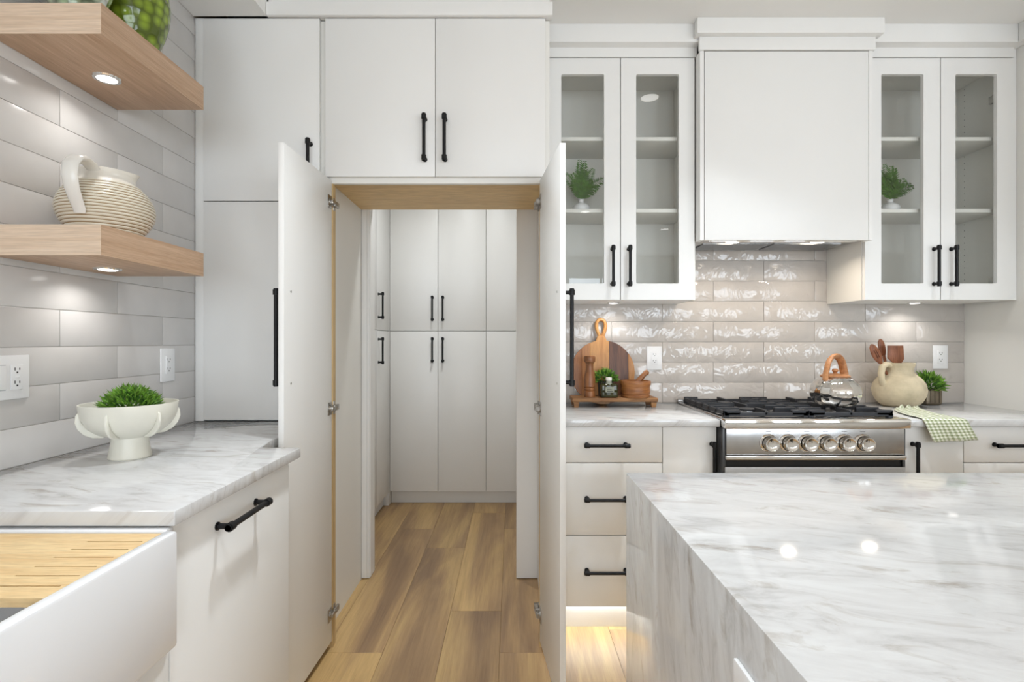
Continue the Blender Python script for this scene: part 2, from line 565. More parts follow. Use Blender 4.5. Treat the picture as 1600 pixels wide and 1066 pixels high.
# =================================================================== CEILING DOWNLIGHTS
def downlight(x, y, power, label, z=CEILZ, warm=(0.88, 0.945, 1.0), spread=86):
    t = thing('ceiling_downlight', (x, y, z), label, 'ceiling light', 'recessed ceiling lights')
    MB().lathe([(0.052, -0.001), (0.052, -0.006), (0.066, -0.006), (0.07, 0), ], (x, y, z), 28).build('trim_ring', TRIM, t)
    MB().lathe([(0, -0.003), (0.052, -0.003)], (x, y, z), 28).build('lens', LENS, t)
    o = area('downlight_lamp', (0, 0, -0.012), (0, 0, 0), 0.10, 0.10, power, warm, 'DISK', R(spread))
    o.parent = t
    return t
DL = [(0.83, 1.84, 6.0, 'over the counter beside the pantry'), (-0.22, 1.40, 8.0, 'over the open pantry doors'), (-0.15, 0.35, 6.0, 'added to light the aisle beside the sink'), (2.0, 1.75, 4.0, 'over the range wall corner'), (1.3, 1.70, 4.0, 'added to brighten the aisle in front of the range'),  # both aisle lights are unseen, added to brighten floor and cabinet fronts
      (0.83, -0.97, 10.0, 'behind the island on the pantry side'), (-0.4, -1.8, 11.0, 'behind the sink'), (2.0, -1.9, 11.0, 'by the rear windows'), (3.6, 0.39, 9.0, 'in the room beyond the island')]
for x, y, p, w in DL:
    downlight(x, y, p, 'small round white recessed ceiling light ' + w)
downlight(-0.30, 3.15, 11.0, 'small round recessed ceiling light inside the walk-in pantry', warm=(0.95, 0.98, 1.0), spread=150)

# =================================================================== PANTRY CABINET WITH THE OPEN DOORS
pc = thing('pantry_cabinet', (-0.32, 2.165, 0), 'tall white cabinet with both lower doors swung open onto a hidden pantry', 'cabinet')
B('side_panel', INNER, pc, -0.815, -0.797, 2.165, 2.786, 0.0, 2.576)
B('side_panel', INNER, pc, 0.136, 0.154, 2.165, 2.786, 0.0, 2.576)
tag(B('top_panel', MAPLE, pc, -0.797, 0.136, 2.186, 2.786, 1.955, 1.973), 'unpainted maple panel over the opening', None)
B('rail', INNER, pc, -0.797, 0.136, 2.165, 2.186, 1.907, 1.975, 0.001)
for a, b in ((-0.797, -0.737), (0.113, 0.136)):
    tag(B('stile', MAPLEV, pc, a, b, 2.165, 2.20, 0.0, 1.907), 'raw wood edge behind the open door', None)
B('body', INNER, pc, -0.797, 0.136, 2.168, 2.78, 1.975, 2.576)
for a, b, hx in ((-0.7605, -0.3135, -0.354), (-0.311, 0.1355, -0.272)):
    d = B('door', WHITE, pc, a, b, 2.145, 2.164, 1.930, 2.574, 0.0012)
    zt = CZ + (533 - 177) * 2.115 / F; zb = CZ + (533 - 251) * 2.115 / F
    pull(d, (hx, 2.145, (zt + zb) / 2), (0, -1, 0), (0, 0, 1), zt - zb)
B('crown', WHITE, pc, -0.994, 0.164, 2.128, 2.17, 2.578, 2.632, 0.001)
B('crown_riser', WHITE, pc, -0.994, 0.154, 2.15, 2.78, 2.60, CEILZ)

def hinge(parent, x, y, z, s):
    """a clip hinge: plate on the door, arm to the frame; S is +1 when the door opens to the picture's left"""
    m = MB()
    m.box(x, x + s * 0.003, y - 0.045, y - 0.006, z - 0.026, z + 0.026, 0.001)
    m.cyl((x, y - 0.02, z), (x + s * 0.007, y - 0.02, z), 0.0165, seg=18)
    m.box(x + s * 0.004, x + s * 0.016, y - 0.03, y + 0.004, z - 0.008, z + 0.008, 0.002)
    m.box(x + s * 0.004, x + s * 0.014, y - 0.002, y + 0.05, z - 0.012, z + 0.012, 0.003)
    m.box(x - s * 0.001, x + s * 0.004, y + 0.01, y + 0.028, z - 0.026, z + 0.026, 0.001)
    m.cyl((x + s * 0.013, y + 0.018, z), (x + s * 0.018, y + 0.018, z), 0.005, seg=8)
    return m.build('hinge', NICKEL, parent)
DZ0, DZ1, DWD = 0.03, 1.918, 0.417
for s, hx, ang in ((1, -0.739, -92.2), (-1, 0.114, 96.2)):
    # built as if open square (pointing at the camera), then turned the rest about the hinge
    org = (hx, 2.160, 0)
    d = MB().box(min(hx, hx - s * 0.0195), max(hx, hx - s * 0.0195), 2.160 - DWD, 2.160, DZ0, DZ1, 0.0012).build('door', WHITE, pc, origin=org)
    pull(d, (hx - s * 0.0195, 2.160 - DWD + 0.05, 1.272), (-s, 0, 0), (0, 0, 1), 0.335)
    for z in (1.825, 0.985, 0.148):
        hinge(d, hx, 2.160, z, s)
    for z in (1.428, 1.115):
        MB().cyl((hx, 2.160 - DWD + 0.05, z), (hx + s * 0.0015, 2.160 - DWD + 0.05, z), 0.004, seg=10).build('screw_head', NICKEL, d)
    d.rotation_euler.z = R(ang + 90) if s == 1 else R(ang - 90)

# =================================================================== HUTCH ON THE SINK COUNTER
hu = thing('hutch_cabinet', (-1.02, 2.165, CT), 'tall white flat-front cabinet standing on the marble counter by the tiled wall', 'cabinet')
B('body', WHITE, hu, -1.262, -0.816, 2.166, 2.74, CT + 0.001, 2.576)
B('filler', WHITE, hu, LX + 0.002, -1.258, 2.150, 2.20, CT + 0.001, 2.578, 0.001)
d = B('door', WHITE, hu, -1.256, -0.7845, 2.145, 2.164, 1.8315, 2.574, 0.0012)
pull(d, (-0.82, 2.145, 1.98), (0, -1, 0), (0, 0, 1), 0.19)
d = B('door', WHITE, hu, -1.256, -0.7845, 2.145, 2.164, CT + 0.007, 1.8275, 0.0012)

# =================================================================== CABINETS INSIDE THE PANTRY
def store(x0, x1, label, hand):
    t = thing('storage_cabinet', ((x0 + x1) / 2, 4.06, 0), label, 'cabinet', 'cabinets inside the pantry')
    B('body', INNER, t, x0, x1, 4.07, 4.6, 0.1, 2.5)
    B('toe_kick', WHITE, t, x0, x1, 4.11, 4.2, 0.0, 0.1)
    xm = (x0 + x1) / 2
    for za, zb, hz in ((0.104, 1.334, 1.192), (1.338, 2.498, 1.509)):
        for a, b, hx in ((x0, xm, xm - 0.04), (xm, x1, xm + 0.04)):
            d = B('door', WHITE, t, a + 0.0016, b - 0.0016, 4.05, 4.069, za, zb, 0.0012)
            pull(d, (hx, 4.05, hz), (0, -1, 0), (0, 0, 1), 0.195)
    return t
store(-0.94, -0.199, 'tall white pantry cabinet with four doors facing the opening', 1)
store(-0.199, 0.54, 'tall white pantry cabinet partly hidden by the door frame beside the range', 1)
t = thing('storage_cabinet', (-0.96, 3.6, 0), 'white pantry cabinet along the pantry side wall seen edge-on', 'cabinet', 'cabinets inside the pantry')
B('body', INNER, t, -1.5, -0.96, 2.95, 4.045, 0.1, 2.5)
B('toe_kick', WHITE, t, -1.2, -0.985, 2.95, 4.08, 0.0, 0.1)
B('corner_filler', WHITE, t, -0.985, -0.942, 4.03, 4.12, 0.0, 2.5, 0.001)
for za, zb, hz in ((0.104, 1.334, 1.192), (1.338, 2.498, 1.509)):
    for a, b, hy in ((3.67, 4.028, 3.70), (3.30, 3.667, 3.63), (2.95, 3.297, 3.0)):
        d = B('door', WHITE, t, -0.959, -0.94, a, b, za, zb, 0.0012)
        if a > 3.6:
            pull(d, (-0.94, hy, hz), (1, 0, 0), (0, 0, 1), 0.19)

# =================================================================== GLASS CABINETS
def glass_cab(x0, x1, xs, label, pins):
    t = thing('glass_cabinet', ((x0 + x1) / 2, 2.5, 1.455), label, 'cabinet', 'glass-door wall cabinets')
    z0, z1, y0, y1 = 1.455, 2.60, 2.512, 2.795
    B('side_panel', INNER, t, x0, x0 + 0.018, y0, y1, z0, z1)
    B('side_panel', INNER, t, x1 - 0.018, x1, y0, y1, z0, z1)
    B('back_panel', INNER, t, x0 + 0.018, x1 - 0.018, y1 - 0.012, y1, z0, z1)
    B('bottom_panel', WHITE, t, x0 + 0.018, x1 - 0.018, y0, y1 - 0.012, z0, z0 + 0.018)
    B('top_panel', INNER, t, x0 + 0.018, x1 - 0.018, y0, y1 - 0.012, z1 - 0.018, z1)
    for z in (2.222, 1.877):
        B('shelf', INNER, t, x0 + 0.019, x1 - 0.019, y0 + 0.018, y1 - 0.013, z, z + 0.018, 0.001)
    for a, b, p0, p1, hx in xs:
        m = MB()
        zz0, zz1 = z0, z1 - 0.002
        g0, g1 = 1.532, 2.522
        m.box(a, p0, 2.49, 2.510, zz0, zz1); m.box(p1, b, 2.49, 2.510, zz0, zz1)
        m.box(p0, p1, 2.49, 2.510, zz0, g0); m.box(p0, p1, 2.49, 2.510, g1, zz1)
        c = 0.007                                           # the routed opening has small round corners
        for cx, cz, sx, sz in ((p0, g0, 1, 1), (p1, g0, -1, 1), (p0, g1, 1, -1), (p1, g1, -1, -1)):
            poly = [(cx, cz)] + [(cx + sx * (c - c * math.sin(q)), cz + sz * (c - c * math.cos(q))) for q in [PI / 2 * i / 4 for i in range(5)]]
            m.prism(poly, 2.49, 2.510, 'y')
        bmesh.ops.remove_doubles(m.bm, verts=m.bm.verts[:], dist=1e-5)
        d = m.build('door', WHITE, t, smooth=False)
        tag(B('pane', PANE, d, p0 - 0.004, p1 + 0.004, 2.5045, 2.5085, g0 - 0.004, g1 + 0.004), 'clear glass pane', None)
        zt = CZ + (533 - 383) * 2.46 / F; zb = CZ + (533 - 447.5) * 2.46 / F
        pull(d, (hx, 2.49, (zt + zb) / 2), (0, -1, 0), (0, 0, 1), zt - zb)
    B('frieze', WHITE, t, x0, x1, 2.488, 2.79, 2.602, 2.648)
    B('crown', WHITE, t, x0, x1 + (0.02 if x1 > 2 else 0.0), 2.44, 2.79, 2.646, CEILZ, 0.001)
    if pins:
        m = MB()
        for yy in (2.56, 2.74):
            for k in range(34):
                z = z0 + 0.09 + k * 0.032
                m.cyl((x1 - 0.0185, yy, z), (x1 - 0.0178, yy, z), 0.0024, seg=6)
        m.build('pin_holes', DARK, t)['kind'] = 'stuff'
        for z in (2.44, 1.55):
            MB().box(x1 - 0.05, x1 - 0.018, 2.513, 2.55, z - 0.012, z + 0.012, 0.003).box(x1 - 0.03, x1 - 0.018, 2.513, 2.59, z - 0.018, z + 0.018, 0.002).build('hinge', NICKEL, t)
    return t
def rx(px): return (px - 800) / F * 2.49
glass_cab(0.157, 0.874, [(0.164, rx(968.7), rx(877), rx(944), rx(956.5)), (rx(970.3), 0.862, rx(994), rx(1061), rx(982.5))], 'white glass-door wall cabinet between the pantry and the hood', False)
glass_cab(1.667, 2.372, [(1.669, rx(1468.7), rx(1377), rx(1443), rx(1459)), (rx(1470.3), 2.369, rx(1493), rx(1558), rx(1486)), ], 'white glass-door wall cabinet in the corner beyond the hood', True)
B('filler', WHITE, [o for o in ORG if o.name == 'glass_cabinet.001'][0], 2.373, RX - 0.001, 2.50, 2.52, 1.455, 2.646)

# =================================================================== HOOD
ho = thing('range_hood', (1.265, 2.45, 1.72), 'white boxed range hood cover with a flat front panel above the range', 'range hood')
B('side_panel', WHITE, ho, 0.868, 0.886, 2.432, 2.488, 1.727, 2.60)
B('side_panel', WHITE, ho, 1.648, 1.6655, 2.432, 2.488, 1.727, 2.60)
B('body', WHITE, ho, 0.886, 1.648, 2.452, 2.795, 1.80, 2.60)
B('front_panel', WHITE, ho, 0.8885, 1.6445, 2.430, 2.450, 1.7265, 2.597, 0.0012)
B('frieze', WHITE, ho, 0.862, 1.672, 2.42, 2.438, 2.60, 2.662, 0.001)
B('crown', WHITE, ho, 0.842, 1.692, 2.39, 2.438, 2.660, CEILZ, 0.001)
ins = B('insert', STEEL, ho, 0.888, 1.646, 2.456, 2.79, 1.735, 1.80, 0.002)
B('front_lip', CHROME, ins, 0.92, 1.61, 2.456, 2.466, 1.722, 1.737, 0.002)
for a, b in ((0.93, 1.255), (1.275, 1.60)):
    m = MB()
    for k in range(14):
        m.box(a, b, 2.56 + k * 0.012, 2.566 + k * 0.012, 1.729, 1.736)
    m.build('filter', STEEL, ins)
B('control_strip', DARK, ins, 1.18, 1.35, 2.50, 2.52, 1.732, 1.736)
for px in (1145, 1278):
    x = (px - 800) / F * 2.515
    l = MB().lathe([(0, 0), (0.026, 0), (0.031, 0.002), (0.032, 0.006)], (x, 2.515, 1.7295), 24).build('hood_lamp', LENSW, ho)
    o = area('hood_lamp_light', (x, 2.515, 1.724), (0, 0, 0), 0.05, 0.05, 1.3, (1.0, 0.87, 0.72), 'DISK', R(150)); o.parent = l
    o.location = Vector((x, 2.515, 1.724)) - ORG[ho]

# puck lights below cabinets and shelves
def puck(x, y, z, power, label, col=(1, 0.95, 0.88), r=0.03):
    t = thing('puck_light', (x, y, z), label, 'light', 'small puck lights')
    MB().lathe([(r * 0.72, -0.001), (r * 0.75, -0.004), (r, -0.004), (r * 1.05, 0)], (x, y, z), 28).build('ring', CHROME, t)
    MB().lathe([(0, -0.0055), (r * 0.6, -0.0052), (r * 0.73, -0.0038)], (x, y, z), 28).build('lens', LENS, t)
    o = area('puck_lamp', (0, 0, -0.006), (0, 0, 0), r * 1.4, r * 1.4, power, col, 'DISK', R(140)); o.parent = t
puck(0.5136, 2.672, 1.455, 0.55, 'small bright puck light under the glass cabinet beside the pantry', (1, 0.98, 0.95))
puck(2.044, 2.672, 1.455, 0.75, 'small bright puck light under the corner glass cabinet', (1, 0.98, 0.95))

# =================================================================== BASE CABINETS ON THE RANGE WALL
FY = 2.22
def base_body(t, x0, x1):
    B('body', INNER, t, x0, x1, FY + 0.022, 2.79, 0.138, 0.9)
    B('toe_kick', WHITE, t, x0, x1, 2.325, 2.345, 0.0, 0.138)
def drawers(x0, x1, hx0, hl, label):
    t = thing('drawer_cabinet', ((x0 + x1) / 2, FY, 0), label, 'cabinet', 'base cabinets on the range wall')
    base_body(t, x0, x1)
    for za, zb, hz in ((0.140, 0.438, CZ - (896 - 533) * 2.19 / F), (0.442, 0.744, CZ - (782 - 533) * 2.19 / F), (0.748, 0.897, CZ - (697 - 533) * 2.19 / F)):
        d = B('drawer', WHITE, t, x0 + 0.001, x1 - 0.001, FY, FY + 0.02, za, zb, 0.0012)
        pull(d, (hx0 + hl / 2, FY, hz), (0, -1, 0), (1, 0, 0), hl)
    return t
def base_door(x0, x1, hx, label):
    t = thing('base_cabinet', ((x0 + x1) / 2, FY, 0), label, 'cabinet', 'base cabinets on the range wall')
    base_body(t, x0, x1)
    d = B('door', WHITE, t, x0 + 0.001, x1 - 0.001, FY, FY + 0.02, 0.140, 0.897, 0.0012)
    pull(d, (hx, FY, 0.745), (0, -1, 0), (0, 0, 1), 0.19)
    return t
drawers(0.157, 0.634, 0.301, 0.191, 'white three-drawer base cabinet next to the open pantry door')
base_door(0.635, 0.862, 0.841, 'narrow white base cabinet with upright pull between drawers and range')
base_door(1.632, 1.902, 1.687, 'white base cabinet under the gingham towel')
drawers(1.904, 2.385, 2.018, 0.22, 'white drawer cabinet in the corner beyond the towel')
t = thing('led_strip', (0.5, 2.29, 0.138), 'thin glowing strip light under the drawer cabinet', 'light')
B('diffuser', STRIP, t, 0.17, 0.86, 2.306, 2.322, 0.131, 0.137)
t = thing('led_strip', (2.0, 2.29, 0.138), 'thin strip light under the corner drawer cabinet', 'light')
B('diffuser', STRIP, t, 1.64, 2.38, 2.306, 2.322, 0.131, 0.137)

tag(MB().box(0.156, 0.867, 2.193, 2.788, CT - 0.03, CT, 0.003).build('countertop', QUARTZ, None), 'white veined stone countertop between the pantry and the range', 'countertop')
tag(MB().box(1.627, RX - 0.001, 2.193, 2.788, CT - 0.03, CT, 0.003).build('countertop', QUARTZ, None), 'white veined stone countertop in the corner beyond the range', 'countertop')

# =================================================================== RANGE
ra = thing('gas_range', (1.247, 2.2, 0), 'stainless steel gas range with black cast iron grates and six knobs', 'range')
X0, X1 = 0.8695, 1.6245
B('body', STEEL, ra, X0, X1, 2.20, 2.775, 0.10, 0.925)
B('cooktop', STEEL, ra, X0, X1, 2.185, 2.785, 0.925, 0.941, 0.003)
B('back_trim', STEEL, ra, X0, X1, 2.755, 2.786, 0.941, 0.952, 0.002)
B('front_edge', CHROME, ra, X0 - 0.002, X1 + 0.002, 2.142, 2.195, 0.902, 0.942, 0.006)
cp = B('control_panel', STEEL, ra, X0 + 0.012, X1 - 0.012, 2.165, 2.205, 0.792, 0.903, 0.001)
for a, b in ((X0, X0 + 0.012), (X1 - 0.012, X1)):
    B('side_post', plain('dark_steel', (0.09, 0.09, 0.09, 1), 0.35, 0.9), ra, a, b, 2.175, 2.205, 0.12, 0.903, 0.001)
B('trim_strip', CHROME, ra, X0 + 0.008, X1 - 0.008, 2.155, 2.2, 0.772, 0.790, 0.003)
B('vent_gap', DARK, ra, X0 + 0.012, X1 - 0.012, 2.185, 2.21, 0.742, 0.772)
od = B('oven_door', STEEL, ra, X0 + 0.006, X1 - 0.006, 2.165, 2.2, 0.20, 0.742, 0.004)
B('oven_window', plain('black_glass', (0.01, 0.01, 0.012, 1), 0.05), od, 1.0, 1.49, 2.163, 2.168, 0.34, 0.58, 0.002)
m = MB().tube([(X0 + 0.05, 2.11, 0.68), (X1 - 0.05, 2.11, 0.68)], 0.012, 14)
for x in (X0 + 0.07, X1 - 0.07):
    m.cyl((x, 2.11, 0.68), (x, 2.167, 0.68), 0.009)
m.build('oven_handle', STEEL, od)
B('drawer_panel', STEEL, ra, X0 + 0.006, X1 - 0.006, 2.17, 2.2, 0.105, 0.195, 0.003)
for x in (X0 + 0.04, X1 - 0.04):
    for y in (2.25, 2.72):
        MB().cyl((x, y, 0.0), (x, y, 0.1), 0.018).build('foot', DARK, ra)
for px in (1207, 1238, 1268, 1297.5, 1327.5, 1357):
    x = (px - 800) / F * 2.13
    z = CZ - (695 - 533) * 2.13 / F
    Ry = Matrix.Rotation(R(90), 3, 'X')
    k = MB().lathe([(0.036, 0), (0.037, 0.004), (0.034, 0.008), (0.031, 0.010), (0.031, 0.012)], (x, 2.165, z), 32, rot=Ry).build('knob', CHROME, ra)
    MB().lathe([(0.029, 0.010), (0.0285, 0.035), (0.0275, 0.0385), (0.0255, 0.0385), (0.024, 0.0365), (0.012, 0.0325), (0.0, 0.0345)], (x, 2.165, z), 32, rot=Ry).build('grip', CHROME, k)
    MB().box(x - 0.001, x + 0.001, 2.1255, 2.128, z + 0.008, z + 0.024).build('pointer', DARK, k)
    MB().box(x - 0.010, x + 0.010, 2.1635, 2.1655, z + 0.0465, z + 0.0478).build('printed_mark', DARK, cp)
# burners
for x, y, r in ((1.045, 2.345, 0.038), (1.045, 2.60, 0.032), (1.45, 2.345, 0.032), (1.45, 2.60, 0.038), (1.247, 2.47, 0.048)):
    b = MB().lathe([(r * 1.25, 0.941), (r * 1.25, 0.947), (r, 0.949), (r, 0.953)], (x, y, 0), 28).build('burner', STEEL, ra)
    MB().lathe([(r * 0.95, 0.953), (r * 0.97, 0.959), (r * 0.9, 0.961), (0, 0.961)], (x, y, 0), 28).build('cap', IRON, b)
GZ0, GZ1 = 0.948, 0.970
for a, b in ((0.892, 1.2455), (1.2485, 1.602)):
    m = MB()
    y0, y1 = 2.213, 2.735
    for xx in (a, b - 0.013):
        m.box(xx, xx + 0.013, y0, y1, GZ0, GZ1 - 0.004, 0.002, 1)
    for yy in (y0, y1 - 0.013):
        m.box(a, b, yy, yy + 0.013, GZ0 - 0.004, GZ0 + 0.012, 0.002, 1)
    for k in range(7):                                        # thick finger ends along both sides
        yy = y0 + k * (y1 - y0 - 0.016) / 6
        L = 0.105 if k in (0, 6) else (0.15 if k == 3 else 0.10)
        m.box(a, a + L * (0.65 if k in (0, 6) else 1), yy, yy + 0.016, GZ0, GZ1, 0.002, 1)
        m.box(b - L * (0.65 if k in (0, 6) else 1), b, yy, yy + 0.016, GZ0, GZ1, 0.002, 1)
    xm = (a + b) / 2
    for yy, q in ((y0, 1), (y1, -1)):
        m.box(xm - 0.006, xm + 0.006, min(yy, yy + q * 0.10), max(yy, yy + q * 0.10), GZ0, GZ1, 0.002, 1)
    m.box(xm - 0.006, xm + 0.006, 2.40, 2.54, GZ0, GZ1, 0.002, 1)
    for xx in (a, b - 0.02):
        for yy in (y0, y1 - 0.02):
            m.box(xx, xx + 0.02, yy, yy + 0.02, 0.941, GZ0 + 0.006)
    m.build('grate', IRON, ra)

# =================================================================== SINK RUN
poly = [(LX + 0.003, 2.72), (-0.82, 2.72), (-0.82, 2.158), (-0.795, 2.158), (-0.795, 1.73), (-0.772, 1.622), (-0.65, 1.622), (-0.65, 1.0155),
        (-1.10, 1.0155), (-1.10, 0.19), (-0.65, 0.19), (-0.65, -0.6), (LX + 0.003, -0.6)]
tag(MB().prism(poly, CT - 0.03, CT, 'z', 0.0035, 2).build('countertop', QUARTZ, None), 'grey veined white stone countertop beside the farmhouse sink', 'countertop')

t = thing('base_cabinet', (-0.95, 1.3, 0), 'white panelled base cabinet with one long pull beside the sink', 'cabinet')
B('body', WHITE, t, LX + 0.004, -0.693, 1.034, 1.598, 0.10, 0.901)
B('toe_kick', WHITE, t, -0.78, -0.76, 1.034, 1.598, 0.0, 0.10)
d = B('door', WHITE, t, -0.692, -0.672, 1.037, 1.585, 0.11, 0.897, 0.0012)
pull(d, (-0.672, 1.2895, 0.838), (1, 0, 0), (0, 1, 0), 0.207)
B('end_panel', WHITE, t, LX + 0.004, -0.80, 1.599, 2.15, 0.0, 0.901)
t = thing('sink_cabinet', (-0.95, 0.6, 0), 'white cabinet carrying the farmhouse sink', 'cabinet')
B('body', INNER, t, LX + 0.004, -0.693, 0.16, 1.032, 0.10, 0.66)
B('toe_kick', WHITE, t, -0.78, -0.76, 0.16, 1.032, 0.0, 0.10)
for a, b in ((0.163, 0.595), (0.598, 1.031)):
    B('door', WHITE, t, -0.692, -0.672, a, b, 0.11, 0.672, 0.0012)
t = thing('base_cabinet', (-0.95, -0.2, 0), 'white base cabinet on the near side of the sink', 'cabinet')
B('body', WHITE, t, LX + 0.004, -0.692, -0.58, 0.158, 0.10, 0.901)
B('door', WHITE, t, -0.692, -0.672, -0.578, 0.156, 0.11, 0.897, 0.0012)
B('toe_kick', WHITE, t, -0.78, -0.76, -0.58, 0.158, 0.0, 0.10)

si = thing('farmhouse_sink', (-0.87, 0.6, 0.68), 'white fireclay apron sink with a bamboo board across it', 'sink')
SZ0, SZ1 = 0.679, 0.8985
B('apron', FIRECLAY, si, -0.6625, -0.6375, 0.185, 1.006, SZ0, SZ1, 0.006)
m = MB()
m.box(-1.11, -0.66, 1.003, 1.030, SZ0, SZ1, 0.005); m.box(-1.11, -0.66, 0.187, 0.214, SZ0, SZ1, 0.005)
m.box(-1.11, -1.083, 0.19, 1.028, SZ0, SZ1, 0.005); m.box(-1.10, -0.66, 0.20, 1.02, SZ0, SZ0 + 0.022)
m.build('basin', FIRECLAY, si)
MB().lathe([(0.045, 0.702), (0.045, 0.704), (0.03, 0.704), (0.028, 0.7025), (0, 0.7025)], (-0.87, 0.5, 0), 24).build('drain', CHROME, si)
B('ledge', FIRECLAY, si, -1.083, -0.6625, 0.985, 1.003, 0.86, 0.8815)
# bamboo drain board, slots cut through
BZ1, BT = CZ - 0.365, 0.0130
m = MB()
ys = [0.958, 0.9226, 0.8887, 0.8524, 0.819, 0.7843]
xa, xb = -1.05, -0.6635
sl0, sl1 = -0.773, -0.672
edges = [0.998]
for y in ys:
    m.box(xa, xb, y + 0.0016, edges[-1], BZ1 - BT, BZ1)
    m.box(xa, sl0, y - 0.0016, y + 0.0016, BZ1 - BT, BZ1); m.box(sl1, xb, y - 0.0016, y + 0.0016, BZ1 - BT, BZ1)
    edges.append(y - 0.0016)
m.box(xa, xb, 0.747, edges[-1], BZ1 - BT, BZ1)
tag(m.build('drain_board', BAMBOO, None, smooth=False), 'pale bamboo drain board with six slots laid over the sink', 'board')

# =================================================================== ISLAND
IX, IY = 0.284, 1.311
isl = thing('kitchen_island', (1.6, 0.7, 0), 'large waterfall island in white stone with soft brown veins', 'island')
pol = [(IX, 0.0), (IX + 0.03, 0.0), (IX + 0.03, CT - 0.03), (2.95, CT - 0.03), (2.95, 0.0), (2.98, 0.0), (2.98, CT), (IX, CT)]
MB().prism(pol, 0.12, IY, 'y', 0.002, 2).build('waterfall_top', QUARTZ, isl)
B('body', WHITE, isl, IX + 0.031, 2.949, 0.42, IY - 0.03, 0.10, CT - 0.031)
B('toe_kick', WHITE, isl, IX + 0.031, 2.949, 0.47, IY - 0.09, 0.0, 0.10)
for k in range(4):
    w = (2.949 - IX - 0.031) / 4
    B('door', WHITE, isl, IX + 0.032 + k * w, IX + 0.03 + (k + 1) * w, IY - 0.03, IY - 0.011, 0.11, CT - 0.034, 0.0012)
    B('back_panel', WHITE, isl, IX + 0.032 + k * w, IX + 0.03 + (k + 1) * w, 0.402, 0.42, 0.11, CT - 0.034, 0.0012)

# =================================================================== OUTLETS AND SWITCHES
def face(m, o, u, w, n, a, b, c, d, e, f, bev=0):
    """a box given in plate space: u across, w up, n outward"""
    t = MB().box(a, b, c, d, e, f, bev)
    M = Matrix((u, w, n)).transposed()
    for v in t.bm.verts:
        v.co = Vector(o) + M @ v.co
    bmesh.ops.recalc_face_normals(t.bm, faces=t.bm.faces[:])
    m._merge(t.bm)
def outlet(o, u, w, n, label, pw=0.079, ph=0.124, gangs=('outlet',)):
    u, w, n = Vector(u), Vector(w), Vector(n)
    t = thing('wall_outlet' if gangs == ('outlet',) else 'switch_plate', o, label, 'outlet' if gangs == ('outlet',) else 'switch')
    m = MB(); face(m, o, u, w, n, -pw / 2, pw / 2, -ph / 2, ph / 2, 0, 0.006, 0.002)
    m.build('cover_plate', PLATE, t)
    for gi, g in enumerate(gangs):
        c = (gi - (len(gangs) - 1) / 2) * 0.046
        if g == 'outlet':
            m = MB(); face(m, o, u, w, n, c - 0.0165, c + 0.0165, -0.033, 0.033, 0.006, 0.0085, 0.001)
            r = m.build('receptacle', PLATE, t)
            m = MB()
            for s in (-1, 1):
                zc = s * 0.017 + 0.004
                face(m, o, u, w, n, c - 0.0075, c - 0.0055, zc - 0.004, zc + 0.004, 0.008, 0.0090)
                face(m, o, u, w, n, c + 0.0055, c + 0.0075, zc - 0.003, zc + 0.003, 0.008, 0.0090)
                face(m, o, u, w, n, c - 0.002, c + 0.002, zc - 0.011, zc - 0.007, 0.008, 0.0090)
            m.build('socket_slots', DARK, r)
            if len(gangs) > 1:
                m = MB(); face(m, o, u, w, n, c - 0.006, c + 0.006, -0.003, 0.003, 0.0085, 0.0095, 0.0005)
                m.build('test_button', PLATE, r)
        else:
            m = MB(); face(m, o, u, w, n, c - 0.0165, c + 0.0165, -0.033, 0.033, 0.006, 0.0075, 0.0008)
            r = m.build('rocker_frame', plain('plastic_grey', srgb(205, 207, 209), 0.4), t)
            m = MB(); face(m, o, u, w, n, c - 0.0150, c + 0.0150, -0.0305, 0.0305, 0.0075, 0.0105, 0.001)
            m.build('rocker', PLATE, r)
outlet((0.753, WALLY - 0.0112, 1.170), (1, 0, 0), (0, 0, 1), (0, -1, 0), 'white wall outlet on glazed tile beside the round cutting board')
outlet((2.264, WALLY - 0.0112, 1.176), (1, 0, 0), (0, 0, 1), (0, -1, 0), 'white wall outlet on glazed tile above the small potted plant')
outlet((TLX + 0.0077, 1.973, 1.1705), (0, 1, 0), (0, 0, 1), (1, 0, 0), 'white wall outlet on the side wall tiles near the hutch')
outlet((TLX + 0.0077, 1.345, 1.1665), (0, 1, 0), (0, 0, 1), (1, 0, 0), 'white double plate with rocker switch and outlet above the sink counter', 0.122, 0.114, ('rocker', 'outlet'))
outlet((IX - 0.0003, 0.60, CZ - 0.437), (0, 0, 1), (0, 1, 0), (-1, 0, 0), 'white outlet plate on the waterfall end of the island', 0.079, 0.124)

# =================================================================== FLOATING SHELVES
def shelf(z0, z1, label, px_):
    t = thing('floating_shelf', (-1.15, 1.51, z0), label, 'shelf', 'floating oak shelves')
    xa, xb, ya, yb = LX + 0.003, -1.01, 1.295, 1.7245
    B('board', SHELFY, t, xa, xb - 0.0015, ya + 0.0015, yb, z0, z1, 0.0008)
    B('end_face', SHELFX_LIT, t, xa, xb - 0.0008, ya, ya + 0.002, z0, z1)
    B('front_face', SHELFY, t, xb - 0.002, xb, ya + 0.0004, yb, z0, z1)
shelf(CZ + 0.2116, CZ + 0.287, 'thick pale oak floating shelf carrying the ribbed pitcher', 0)
shelf(CZ + 0.7564, CZ + 0.832, 'thick pale oak floating shelf carrying the green glass vases', 0)
puck(-1.183, 1.541, CZ + 0.2116, 0.55, 'round chrome puck light under the shelf with the ribbed pitcher', (1, 0.98, 0.95), 0.034)
puck(-1.165, 1.515, CZ + 0.7564, 0.55, 'round chrome puck light under the shelf with the green vases', (1, 0.98, 0.95), 0.034)

